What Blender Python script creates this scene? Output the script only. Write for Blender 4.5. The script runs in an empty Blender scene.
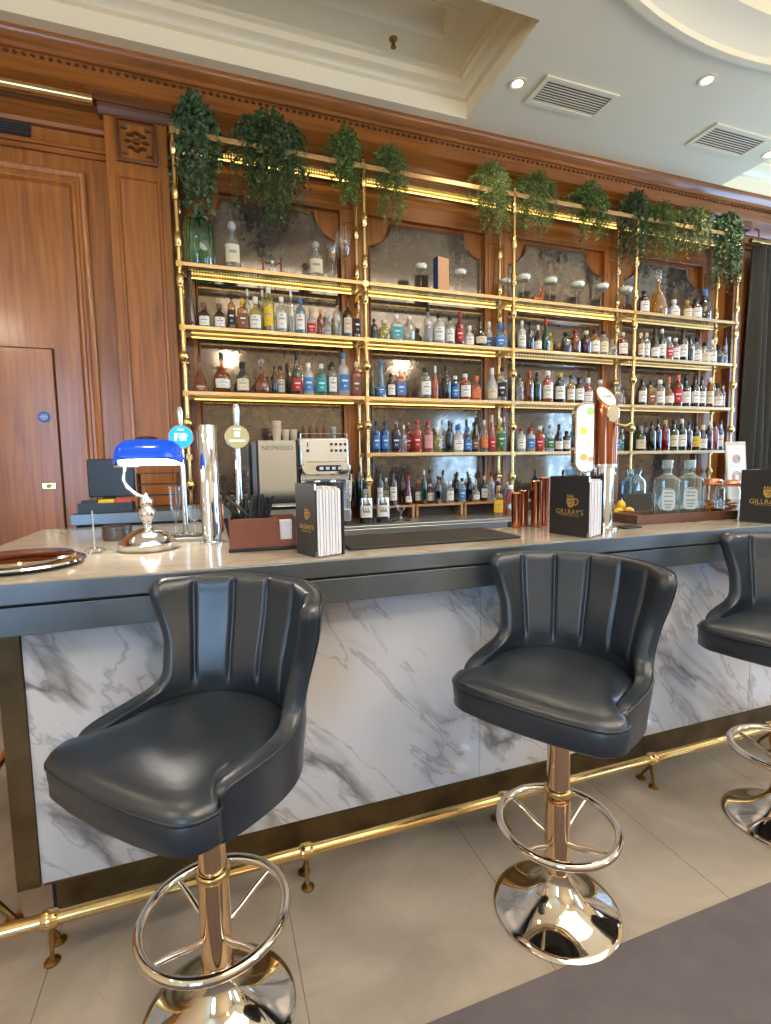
import bpy, math, random
import numpy as np
from mathutils import Vector, Matrix
R = math.radians
PI = math.pi
S = bpy.context.scene
C = S.collection

# ------------------------------------------------------------------ camera
H = 1.40                      # eye height
F = 505.0                     # focal length in pixels of a 771 x 1024 frame
def _u(v):
    v = np.array(v, float)
    return v / np.linalg.norm(v)
_X = _u([1841 - 385.5, 442 - 512, F])
_Z = -_u([82, 5288, F])
_Z = _u(_Z - _X * np.dot(_X, _Z))
_Y = np.cross(_Z, _X)
ROT = np.array([_X, _Y, _Z])
def at(u, v, x=None, y=None, z=None):
    d = ROT @ np.array([u - 385.5, v - 512, F])
    t = (z - H) / d[2] if z is not None else (y / d[1] if y is not None else x / d[0])
    return (float(d[0] * t), float(d[1] * t), float(H + d[2] * t))
cam = bpy.data.cameras.new('camera')
cam.sensor_fit = 'HORIZONTAL'
cam.sensor_width = 36.0
cam.lens = F / 771 * 36
cam.clip_start = 0.02
cam_o = bpy.data.objects.new('camera', cam)
C.objects.link(cam_o)
m = Matrix.Identity(4)
for i in range(3):
    m[i][0] = ROT[i, 0]; m[i][1] = -ROT[i, 1]; m[i][2] = -ROT[i, 2]
m[2][3] = H
cam_o.matrix_world = m
S.camera = cam_o

# ------------------------------------------------------------------ exposure, world, lights
S.view_settings.view_transform = 'Standard'
S.view_settings.look = 'None'
S.view_settings.exposure = 0.22
S.view_settings.gamma = 1.0
S.view_settings.use_curve_mapping = False
S.cycles.transparent_max_bounces = 24
S.cycles.max_bounces = 8
S.cycles.diffuse_bounces = 4
S.cycles.glossy_bounces = 5
S.cycles.caustics_reflective = False
S.cycles.caustics_refractive = False
S.cycles.sample_clamp_indirect = 4.0
W = bpy.data.worlds.new('world')
S.world = W
W.use_nodes = True
W.node_tree.nodes['Background'].inputs[0].default_value = (0.75, 0.85, 1.0, 1)
W.node_tree.nodes['Background'].inputs[1].default_value = 0.3

ROOM = dict(x0=-4.2, x1=7.6, y0=-4.6, y1=4.12, z1=4.10)
WINDOW_STRENGTH = 12.0
LED_STRENGTH = 5.0
DOWN_W = 42.0
def area(name, loc, size, energy, col, rot):
    l = bpy.data.lights.new(name, 'AREA')
    l.shape = 'RECTANGLE'; l.size, l.size_y = size
    l.energy = energy; l.color = col
    o = bpy.data.objects.new(name, l)
    o.location = loc; o.rotation_euler = rot
    C.objects.link(o)
    return o
def spot(name, loc, energy, col, angle=110, blend=0.8, radius=0.05, parent=None):
    l = bpy.data.lights.new(name, 'SPOT')
    l.energy = energy; l.color = col; l.spot_size = R(angle); l.spot_blend = blend
    l.shadow_soft_size = radius
    o = bpy.data.objects.new(name, l)
    o.location = loc
    C.objects.link(o)
    if parent: o.parent = parent
    return o
# added warm fill light inside the round recess, no real fitting there
area('ceiling_fill', (2.6, -1.4, 4.3), (4.6, 3.6), 160, (1.0, 0.90, 0.76), (0, 0, 0))

# ------------------------------------------------------------------ materials
MATS = {}
def srgb(r, g, b):
    f = lambda c: (c / 255 / 12.92) if c / 255 <= 0.04045 else ((c / 255 + 0.055) / 1.055) ** 2.4
    return (f(r), f(g), f(b))
def newmat(name):
    m = bpy.data.materials.new(name)
    m.use_nodes = True
    n = m.node_tree
    return m, n, n.nodes['Principled BSDF'], n.nodes['Material Output']
def P(name, col, rough=0.5, metal=0.0, coat=0.0, spec=0.5, bump=0.0, bscale=60, var=0.0, vscale=8, rvar=0.0, stretch=(1, 1, 1), coords='Object'):
    if name in MATS: return MATS[name]
    m, nt, b, o = newmat(name)
    b.inputs['Base Color'].default_value = (*col, 1)
    b.inputs['Roughness'].default_value = rough
    b.inputs['Metallic'].default_value = metal
    b.inputs['Coat Weight'].default_value = coat
    b.inputs['Coat Roughness'].default_value = 0.08
    b.inputs['Specular IOR Level'].default_value = spec
    N = nt.nodes.new; L = nt.links.new
    if bump or var or rvar:
        tc = N('ShaderNodeTexCoord'); mp = N('ShaderNodeMapping')
        mp.inputs['Scale'].default_value = stretch
        L(tc.outputs[coords], mp.inputs[0])
        if var or rvar:
            nz = N('ShaderNodeTexNoise'); nz.inputs['Scale'].default_value = vscale
            nz.inputs['Detail'].default_value = 6
            L(mp.outputs[0], nz.inputs['Vector'])
        if var:
            rp = N('ShaderNodeValToRGB')
            rp.color_ramp.elements[0].position = 0.3; rp.color_ramp.elements[1].position = 0.7
            rp.color_ramp.elements[0].color = (*[c * (1 - var) for c in col], 1)
            rp.color_ramp.elements[1].color = (*[min(1, c * (1 + var)) for c in col], 1)
            L(nz.outputs['Fac'], rp.inputs[0]); L(rp.outputs[0], b.inputs['Base Color'])
        if rvar:
            mr = N('ShaderNodeMapRange')
            mr.inputs['From Min'].default_value = 0.3; mr.inputs['From Max'].default_value = 0.7
            mr.inputs['To Min'].default_value = max(0.02, rough - rvar); mr.inputs['To Max'].default_value = min(1, rough + rvar)
            L(nz.outputs['Fac'], mr.inputs[0]); L(mr.outputs[0], b.inputs['Roughness'])
        if bump:
            n2 = N('ShaderNodeTexNoise'); n2.inputs['Scale'].default_value = bscale; n2.inputs['Detail'].default_value = 4
            bp = N('ShaderNodeBump'); bp.inputs['Strength'].default_value = bump; bp.inputs['Distance'].default_value = 0.01
            L(mp.outputs[0], n2.inputs['Vector']); L(n2.outputs['Fac'], bp.inputs['Height']); L(bp.outputs[0], b.inputs['Normal'])
    MATS[name] = m
    return m
def EM(name, col, s):
    if name in MATS: return MATS[name]
    m, nt, b, o = newmat(name)
    b.inputs['Base Color'].default_value = (*[c * 0.5 for c in col], 1)
    b.inputs['Emission Color'].default_value = (*col, 1)
    b.inputs['Emission Strength'].default_value = s
    MATS[name] = m
    return m
def GLASS(name, col, body=0.0, bodycol=None, rough=0.04, fres=0.22):
    """thin-walled glass: tinted see-through, optional cloudy body, sharp reflection at the edges"""
    if name in MATS: return MATS[name]
    m = bpy.data.materials.new(name); m.use_nodes = True
    nt = m.node_tree; nt.nodes.clear(); N = nt.nodes.new; L = nt.links.new
    out = N('ShaderNodeOutputMaterial')
    tr = N('ShaderNodeBsdfTransparent'); tr.inputs[0].default_value = (*col, 1)
    last = tr
    if body:
        df = N('ShaderNodeBsdfDiffuse'); df.inputs[0].default_value = (*(bodycol or col), 1)
        tl = N('ShaderNodeBsdfTranslucent'); tl.inputs[0].default_value = (*(bodycol or col), 1)
        a = N('ShaderNodeMixShader'); a.inputs[0].default_value = 0.5
        L(df.outputs[0], a.inputs[1]); L(tl.outputs[0], a.inputs[2])
        b = N('ShaderNodeMixShader'); b.inputs[0].default_value = body
        L(tr.outputs[0], b.inputs[1]); L(a.outputs[0], b.inputs[2]); last = b
    gl = N('ShaderNodeBsdfGlossy'); gl.inputs['Roughness'].default_value = rough
    gl.inputs[0].default_value = (0.95, 0.97, 1, 1)
    lw = N('ShaderNodeLayerWeight'); lw.inputs[0].default_value = 0.35
    mt = N('ShaderNodeMath'); mt.operation = 'MULTIPLY_ADD'; mt.inputs[1].default_value = 0.75; mt.inputs[2].default_value = fres * 0.25
    L(lw.outputs['Facing'], mt.inputs[0])
    mx = N('ShaderNodeMixShader'); L(mt.outputs[0], mx.inputs[0]); L(last.outputs[0], mx.inputs[1]); L(gl.outputs[0], mx.inputs[2])
    L(mx.outputs[0], out.inputs[0])
    MATS[name] = m
    return m
def WOOD(name, c1, c2, axis='Z', rough=0.35, coat=0.35, scale=1.0):
    if name in MATS: return MATS[name]
    m, nt, b, o = newmat(name)
    N = nt.nodes.new; L = nt.links.new
    tc = N('ShaderNodeTexCoord'); mp = N('ShaderNodeMapping')
    s = {'Z': (14, 14, 0.7), 'X': (0.7, 14, 14), 'Y': (14, 0.7, 14)}[axis]
    mp.inputs['Scale'].default_value = [q * scale for q in s]
    L(tc.outputs['Object'], mp.inputs[0])
    n1 = N('ShaderNodeTexNoise'); n1.inputs['Scale'].default_value = 2.2; n1.inputs['Detail'].default_value = 8; n1.inputs['Distortion'].default_value = 0.6
    L(mp.outputs[0], n1.inputs['Vector'])
    n2 = N('ShaderNodeTexNoise'); n2.inputs['Scale'].default_value = 0.9; n2.inputs['Detail'].default_value = 2
    L(tc.outputs['Object'], n2.inputs['Vector'])
    mx = N('ShaderNodeMath'); mx.operation = 'MULTIPLY_ADD'; mx.inputs[1].default_value = 0.7
    sb = N('ShaderNodeMath'); sb.operation = 'MULTIPLY'; sb.inputs[1].default_value = 0.3
    L(n2.outputs['Fac'], sb.inputs[0]); L(n1.outputs['Fac'], mx.inputs[0]); L(sb.outputs[0], mx.inputs[2])
    rp = N('ShaderNodeValToRGB')
    rp.color_ramp.elements[0].position = 0.33; rp.color_ramp.elements[0].color = (*c2, 1)
    rp.color_ramp.elements[1].position = 0.62; rp.color_ramp.elements[1].color = (*c1, 1)
    L(mx.outputs[0], rp.inputs[0]); L(rp.outputs[0], b.inputs['Base Color'])
    b.inputs['Roughness'].default_value = rough; b.inputs['Coat Weight'].default_value = coat
    b.inputs['Coat Roughness'].default_value = 0.18
    MATS[name] = m
    return m
def MARBLE(name, base, vein, scale=1.0, rough=0.12, second=(0.55, 0.45, 0.33), strength=0.8, width=0.06, rot=R(-38), broad=0.5):
    if name in MATS: return MATS[name]
    m, nt, b, o = newmat(name)
    N = nt.nodes.new; L = nt.links.new
    tc = N('ShaderNodeTexCoord'); mp = N('ShaderNodeMapping'); mp.inputs['Scale'].default_value = (scale * 0.7, scale, scale * 2.2)
    mr0 = N('ShaderNodeMapping'); mr0.inputs['Rotation'].default_value = (0, rot, 0)
    L(tc.outputs['Object'], mr0.inputs[0]); L(mr0.outputs[0], mp.inputs[0])
    # warp
    nw = N('ShaderNodeTexNoise'); nw.inputs['Scale'].default_value = 1.6; nw.inputs['Detail'].default_value = 5
    L(mp.outputs[0], nw.inputs['Vector'])
    sub = N('ShaderNodeVectorMath'); sub.operation = 'SUBTRACT'; sub.inputs[1].default_value = (0.5, 0.5, 0.5)
    L(nw.outputs['Color'], sub.inputs[0])
    sc = N('ShaderNodeVectorMath'); sc.operation = 'SCALE'; sc.inputs['Scale'].default_value = 0.9
    L(sub.outputs[0], sc.inputs[0])
    ad = N('ShaderNodeVectorMath'); ad.operation = 'ADD'
    L(mp.outputs[0], ad.inputs[0]); L(sc.outputs[0], ad.inputs[1])
    def ridge(s, w, detail=4):
        n = N('ShaderNodeTexNoise'); n.inputs['Scale'].default_value = s; n.inputs['Detail'].default_value = detail
        L(ad.outputs[0], n.inputs['Vector'])
        a = N('ShaderNodeMath'); a.operation = 'SUBTRACT'; a.inputs[1].default_value = 0.5; L(n.outputs['Fac'], a.inputs[0])
        c = N('ShaderNodeMath'); c.operation = 'ABSOLUTE'; L(a.outputs[0], c.inputs[0])
        r = N('ShaderNodeMapRange'); r.inputs['From Min'].default_value = 0; r.inputs['From Max'].default_value = w
        r.inputs['To Min'].default_value = 1; r.inputs['To Max'].default_value = 0; L(c.outputs[0], r.inputs[0])
        return r.outputs[0]
    v1 = ridge(1.1, width, 5); v2 = ridge(2.7, width * 0.5, 6)
    v3 = ridge(0.8, width * 3.2, 3)
    # break the veins up
    nm = N('ShaderNodeTexNoise'); nm.inputs['Scale'].default_value = 1.3; L(mp.outputs[0], nm.inputs['Vector'])
    mr = N('ShaderNodeMapRange'); mr.inputs['From Min'].default_value = 0.42; mr.inputs['From Max'].default_value = 0.6; L(nm.outputs['Fac'], mr.inputs[0])
    def mul(a, k):
        q = N('ShaderNodeMath'); q.operation = 'MULTIPLY'; L(a, q.inputs[0])
        if isinstance(k, (int, float)): q.inputs[1].default_value = k
        else: L(k, q.inputs[1])
        return q.outputs[0]
    def mixc(f, a, c2):
        q = N('ShaderNodeMix'); q.data_type = 'RGBA'
        L(f, q.inputs[0])
        if isinstance(a, tuple): q.inputs[6].default_value = (*a, 1)
        else: L(a, q.inputs[6])
        q.inputs[7].default_value = (*c2, 1)
        return q.outputs[2]
    c = mixc(mul(mul(v3, mr.outputs[0]), broad), base, second)
    c = mixc(mul(mul(v1, mr.outputs[0]), strength), c, vein)
    c = mixc(mul(v2, strength * 0.45), c, vein)
    L(c, b.inputs['Base Color'])
    b.inputs['Roughness'].default_value = rough
    MATS[name] = m
    return m

M_OAK = WOOD('oak_vertical', srgb(170, 103, 36), srgb(122, 69, 20), 'Z')
M_OAKH = WOOD('oak_horizontal', srgb(160, 96, 35), srgb(112, 63, 19), 'X')
M_OAKD = WOOD('oak_dark', srgb(116, 66, 30), srgb(76, 40, 16), 'X')
M_CEIL = P('ceiling_plaster', srgb(246, 234, 204), 0.7)
M_BRASS = P('polished_brass', srgb(222, 190, 130), 0.2, 1.0, rvar=0.06, vscale=20)
M_BRASSD = P('aged_brass', srgb(150, 118, 66), 0.34, 1.0, var=0.25, vscale=9)
M_BRONZE = P('bronze_patina', srgb(112, 94, 66), 0.42, 1.0, var=0.35, vscale=7)
M_ROSE = P('rose_gold_metal', srgb(238, 204, 168), 0.06, 1.0)
M_CHAMP = P('champagne_metal', srgb(230, 217, 200), 0.06, 1.0)
M_CHROME = P('chrome', (0.86, 0.87, 0.88), 0.06, 1.0)
M_STEEL = P('brushed_steel', (0.6, 0.62, 0.63), 0.32, 0.9)
M_COPPER = P('copper', srgb(206, 132, 98), 0.16, 1.0)
M_PEWTER = P('pewter_sheet', srgb(112, 120, 126), 0.34, 0.8, var=0.16, vscale=5, rvar=0.06)
M_BLACK = P('black_plastic', (0.012, 0.012, 0.013), 0.35)
M_RUBBER = P('black_rubber', (0.018, 0.018, 0.02), 0.6)
M_WHITE = P('white_paper', srgb(232, 230, 232), 0.7)
M_LEATHER = P('dark_leather', srgb(33, 41, 51), 0.33, 0.0, spec=0.75, bump=0.05, bscale=70, var=0.28, vscale=5, rvar=0.07)
M_PIPING = P('leather_piping', srgb(30, 34, 38), 0.4)
M_LETHR_BROWN = P('brown_leather', srgb(118, 68, 48), 0.45, bump=0.1, bscale=90, var=0.1, vscale=10)
M_BOOK = P('black_book_cloth', (0.014, 0.014, 0.016), 0.5)
M_GOLD = P('gold_foil', srgb(214, 176, 96), 0.35, 0.7)
M_CLEAR = GLASS('clear_glass', (0.94, 0.97, 0.96))

# ------------------------------------------------------------------ mesh builder
class MB:
    def __init__(s): s.v = []; s.f = []; s.m = []
    def add(s, vs, fs, mi=0, M=None):
        k = len(s.v)
        if M is not None: vs = [tuple(M @ Vector(p)) for p in vs]
        s.v += [tuple(p) for p in vs]
        s.f += [tuple(i + k for i in f) for f in fs]
        s.m += [mi] * len(fs)
        return s
    def box(s, x0, x1, y0, y1, z0, z1, mi=0, M=None):
        vs = [(x0, y0, z0), (x1, y0, z0), (x1, y1, z0), (x0, y1, z0), (x0, y0, z1), (x1, y0, z1), (x1, y1, z1), (x0, y1, z1)]
        return s.add(vs, [(3, 2, 1, 0), (4, 5, 6, 7), (0, 1, 5, 4), (1, 2, 6, 5), (2, 3, 7, 6), (3, 0, 4, 7)], mi, M)
    def lathe(s, prof, seg=20, c=(0, 0, 0), mi=0, M=None, sx=1, sy=1, ex=2.0, cap=True):
        vs = []; fs = []; n = len(prof)
        for r, z in prof:
            for i in range(seg):
                a = 2 * PI * (i + 0.5) / seg
                ca, sa = math.cos(a), math.sin(a)
                k = 1.0 if ex == 2.0 else 1 / ((abs(ca) ** ex + abs(sa) ** ex) ** (1 / ex))
                vs.append((c[0] + r * k * ca * sx, c[1] + r * k * sa * sy, c[2] + z))
        for j in range(n - 1):
            for i in range(seg):
                a, b = j * seg + i, j * seg + (i + 1) % seg
                fs.append((a, b, b + seg, a + seg))
        if cap:
            if prof[0][0] > 1e-5: fs.append(tuple(reversed(range(seg))))
            if prof[-1][0] > 1e-5: fs.append(tuple((n - 1) * seg + i for i in range(seg)))
        return s.add(vs, fs, mi, M)
    def tube(s, path, r, seg=10, closed=False, mi=0, M=None, cap=True):
        path = [Vector(p) for p in path]; n = len(path); vs = []; fs = []
        up = Vector((0, 0, 1)); prev = None
        for i, p in enumerate(path):
            if closed: t = path[(i + 1) % n] - path[i - 1]
            else: t = path[min(i + 1, n - 1)] - path[max(i - 1, 0)]
            t.normalize()
            if prev is None:
                a = up if abs(t.dot(up)) < 0.95 else Vector((1, 0, 0))
                u = t.cross(a).normalized()
            else:
                u = (prev - t * prev.dot(t)).normalized()
            prev = u; w = t.cross(u)
            rr = r[i] if isinstance(r, (list, tuple)) else r
            for k in range(seg):
                a = 2 * PI * k / seg
                vs.append(tuple(p + (u * math.cos(a) + w * math.sin(a)) * rr))
        for j in range(n if closed else n - 1):
            for k in range(seg):
                a, b = j * seg + k, j * seg + (k + 1) % seg
                c2, d = ((j + 1) % n) * seg + k, ((j + 1) % n) * seg + (k + 1) % seg
                fs.append((a, b, d, c2))
        if cap and not closed:
            fs.append(tuple(reversed(range(seg)))); fs.append(tuple((n - 1) * seg + k for k in range(seg)))
        return s.add(vs, fs, mi, M)
    def ring(s, c, rad, r, seg=48, ts=10, mi=0):
        return s.tube([(c[0] + rad * math.cos(2 * PI * i / seg), c[1] + rad * math.sin(2 * PI * i / seg), c[2]) for i in range(seg)], r, ts, True, mi)
    def prismx(s, poly, x0, x1, mi=0):            # poly: (y, z) points
        n = len(poly)
        vs = [(x0, y, z) for y, z in poly] + [(x1, y, z) for y, z in poly]
        fs = [(i, (i + 1) % n, n + (i + 1) % n, n + i) for i in range(n)] + [tuple(reversed(range(n))), tuple(range(n, 2 * n))]
        return s.add(vs, fs, mi)
    def prismy(s, poly, y0, y1, mi=0, M=None):            # poly: (x, z) points
        n = len(poly)
        vs = [(x, y0, z) for x, z in poly] + [(x, y1, z) for x, z in poly]
        fs = [(i, (i + 1) % n, n + (i + 1) % n, n + i) for i in range(n)] + [tuple(reversed(range(n))), tuple(range(n, 2 * n))]
        return s.add(vs, fs, mi, M)
    def prismz(s, poly, z0, z1, mi=0):
        n = len(poly)
        vs = [(x, y, z0) for x, y in poly] + [(x, y, z1) for x, y in poly]
        fs = [(i, (i + 1) % n, n + (i + 1) % n, n + i) for i in range(n)] + [tuple(reversed(range(n))), tuple(range(n, 2 * n))]
        return s.add(vs, fs, mi)
    def grid(s, rows, mi=0, closed=False):
        n = len(rows[0]); vs = [p for r in rows for p in r]; fs = []
        for j in range(len(rows) - 1):
            for i in range(n if closed else n - 1):
                a, b = j * n + i, j * n + (i + 1) % n
                fs.append((a, b, b + n, a + n))
        return s.add(vs, fs, mi)
    def build(s, name, mat, parent=None, smooth=True, bevel=0.0, angle=38, fix=True, sub=0):
        me = bpy.data.meshes.new(name)
        vs = s.v
        if parent is not None and parent.get('_w'):
            l = parent.location; vs = [(a - l[0], b - l[1], c - l[2]) for a, b, c in vs]
        me.from_pydata(vs, [], s.f)
        mats = mat if isinstance(mat, (list, tuple)) else [mat]
        for q in mats: me.materials.append(q)
        if len(mats) > 1: me.polygons.foreach_set('material_index', s.m)
        if fix:
            import bmesh
            bm = bmesh.new(); bm.from_mesh(me)
            bmesh.ops.recalc_face_normals(bm, faces=bm.faces)
            bm.to_mesh(me); bm.free()
        if smooth:
            me.shade_smooth()
            if angle < 180: me.set_sharp_from_angle(angle=R(angle))
        o = bpy.data.objects.new(name, me)
        C.objects.link(o)
        if parent is not None: o.parent = parent
        if bevel:
            b = o.modifiers.new('bevel', 'BEVEL'); b.width = bevel; b.segments = 2; b.limit_method = 'ANGLE'; b.angle_limit = R(40)
        if sub:
            b = o.modifiers.new('sub', 'SUBSURF'); b.levels = sub; b.render_levels = sub
        return o
def tag(o, label, cat, group=None, kind=None):
    o['label'] = label; o['category'] = cat
    if group: o['group'] = group
    if kind: o['kind'] = kind
    return o
def thing(name, label, cat, loc=(0, 0, 0), rz=0, group=None, world=False):
    """Empty at the thing's base; with world=True its parts are given in room coordinates"""
    o = bpy.data.objects.new(name, None); C.objects.link(o)
    o.location = loc; o.rotation_euler = (0, 0, rz); o.empty_display_size = 0.05
    if world: o['_w'] = 1
    return tag(o, label, cat, group)
def struct(o): o['kind'] = 'structure'; return o
def arc(cx, cy, r, a0, a1, n):
    return [(cx + r * math.cos(R(a0 + (a1 - a0) * i / n)), cy + r * math.sin(R(a0 + (a1 - a0) * i / n))) for i in range(n + 1)]

# ------------------------------------------------------------------ room shell
X0, X1, Y0, Y1, Z1 = ROOM['x0'], ROOM['x1'], ROOM['y0'], ROOM['y1'], ROOM['z1']
def floor_material():
    m, nt, b, o = newmat('cream_marble_tiles')
    N = nt.nodes.new; L = nt.links.new
    tc = N('ShaderNodeTexCoord')
    n1 = N('ShaderNodeTexNoise'); n1.inputs['Scale'].default_value = 2.2; n1.inputs['Detail'].default_value = 9; n1.inputs['Distortion'].default_value = 0.8
    L(tc.outputs['Object'], n1.inputs['Vector'])
    rp = N('ShaderNodeValToRGB'); e = rp.color_ramp.elements
    e[0].position = 0.3; e[0].color = (*srgb(138, 127, 116), 1); e[1].position = 0.68; e[1].color = (*srgb(178, 166, 152), 1)
    L(n1.outputs['Fac'], rp.inputs[0])
    n2 = N('ShaderNodeTexNoise'); n2.inputs['Scale'].default_value = 5.5; n2.inputs['Detail'].default_value = 7; n2.inputs['Distortion'].default_value = 1.2
    L(tc.outputs['Object'], n2.inputs['Vector'])
    a = N('ShaderNodeMath'); a.operation = 'SUBTRACT'; a.inputs[1].default_value = 0.5; L(n2.outputs['Fac'], a.inputs[0])
    a2 = N('ShaderNodeMath'); a2.operation = 'ABSOLUTE'; L(a.outputs[0], a2.inputs[0])
    mr = N('ShaderNodeMapRange'); mr.inputs['From Max'].default_value = 0.012; mr.inputs['To Min'].default_value = 0.22; mr.inputs['To Max'].default_value = 0; L(a2.outputs[0], mr.inputs[0])
    mx = N('ShaderNodeMix'); mx.data_type = 'RGBA'; mx.inputs[7].default_value = (*srgb(150, 130, 112), 1)
    L(mr.outputs[0], mx.inputs[0]); L(rp.outputs[0], mx.inputs[6])
    # long joints every 0.667 m across the bar front, short joints every 1.35 m
    sx = N('ShaderNodeSeparateXYZ'); L(tc.outputs['Object'], sx.inputs[0])
    def joint(out, off, pitch, w):
        q = N('ShaderNodeMath'); q.operation = 'ADD'; q.inputs[1].default_value = off; L(out, q.inputs[0])
        r = N('ShaderNodeMath'); r.operation = 'MODULO'; r.inputs[1].default_value = pitch; L(q.outputs[0], r.inputs[0])
        t = N('ShaderNodeMath'); t.operation = 'LESS_THAN'; t.inputs[1].default_value = w; L(r.outputs[0], t.inputs[0])
        return t.outputs[0]
    j1 = joint(sx.outputs[0], 0.49 + 0.667 * 20 + 0.001, 0.667, 0.003)
    j2 = joint(sx.outputs[1], 20.25 + 0.32, 1.35, 0.003)
    jm = N('ShaderNodeMath'); jm.operation = 'MAXIMUM'; L(j1, jm.inputs[0]); L(j2, jm.inputs[1])
    m2 = N('ShaderNodeMix'); m2.data_type = 'RGBA'; m2.inputs[7].default_value = (*srgb(118, 104, 92), 1)
    L(jm.outputs[0], m2.inputs[0]); L(mx.outputs[2], m2.inputs[6]); L(m2.outputs[2], b.inputs['Base Color'])
    b.inputs['Roughness'].default_value = 0.24
    return m
struct(MB().box(X0, X1, Y0, Y1 + 0.2, -0.1, 0).build('floor', floor_material(), smooth=False))
# dark carpet laid over the tiles, its edge runs beside the stools
CY = 1.045
tag(MB().box(-2.5, X1 - 0.02, Y0 + 0.02, CY, 0.0, 0.006).build('carpet', P('grey_carpet', srgb(98, 92, 96), 0.95, var=0.12, vscale=9, bump=0.4, bscale=400), smooth=False),
    'dark grey flat carpet beside the cream tiles', 'carpet', kind='structure')

# --- walls
M_WALL = P('cream_wall', srgb(214, 200, 172), 0.7)
struct(MB().box(X0 - 0.2, X1 + 0.2, Y1, Y1 + 0.2, 0, Z1 + 0.5).build('wall_back', M_OAK, smooth=False))
def wall_with_windows(name, fixed, a0, a1, wins, axis, n0):
    """wall with rectangular openings; wins = (a_start, a_end, z_start, z_end)"""
    mb = MB(); t = 0.2
    def bx(a, b, z0, z1):
        if b - a < 1e-4 or z1 - z0 < 1e-4: return
        if axis == 'y': mb.box(a, b, min(fixed), max(fixed), z0, z1)
        else: mb.box(min(fixed), max(fixed), a, b, z0, z1)
    cur = a0
    for (w0, w1, z0, z1) in wins:
        bx(cur, w0, 0, Z1 + 0.5); bx(w0, w1, 0, z0); bx(w0, w1, z1, Z1 + 0.5); cur = w1
    bx(cur, a1, 0, Z1 + 0.5)
    struct(mb.build(name, M_WALL, smooth=False))
    M_PANE = EM('daylight_pane', (0.36, 0.63, 1.0), WINDOW_STRENGTH)
    for i, (w0, w1, z0, z1) in enumerate(wins):
        k = fixed[0] + (fixed[1] - fixed[0]) * 0.5
        pane = MB(); fr = MB()
        def q(mb_, a, b, c, d, e0, e1):
            if axis == 'y': mb_.box(a, b, k + e0, k + e1, c, d)
            else: mb_.box(k + e0, k + e1, a, b, c, d)
        q(pane, w0, w1, z0, z1, -0.005, 0.005)
        w = struct(pane.build('window_%d' % (n0 + i), M_PANE, smooth=False))
        for a in np.linspace(w0, w1 - 0.05, 4): q(fr, a, a + 0.05, z0, z1, -0.04, 0.04)
        for z in np.linspace(z0, z1 - 0.05, 4): q(fr, w0, w1, z, z + 0.05, -0.035, 0.035)
        fr.build('window_frame', P('white_frame', (0.8, 0.8, 0.78), 0.4), w, smooth=False)
wall_with_windows('wall_front', (Y0, Y0 - 0.2), X0 - 0.2, X1 + 0.2, [(-3.6, -1.9, 0.6, 3.4), (6.0, 7.3, 0.6, 2.7)], 'y', 1)
wall_with_windows('wall_right', (X1, X1 + 0.2), Y0, Y1, [(-2.0, -1.0, 0.9, 3.2), (2.1, 3.8, 0.4, 3.6)], 'x', 3)
struct(MB().box(X0 - 0.2, X0, Y0, Y1, 0, Z1 + 0.5).build('wall_left', M_WALL, smooth=False))

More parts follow.
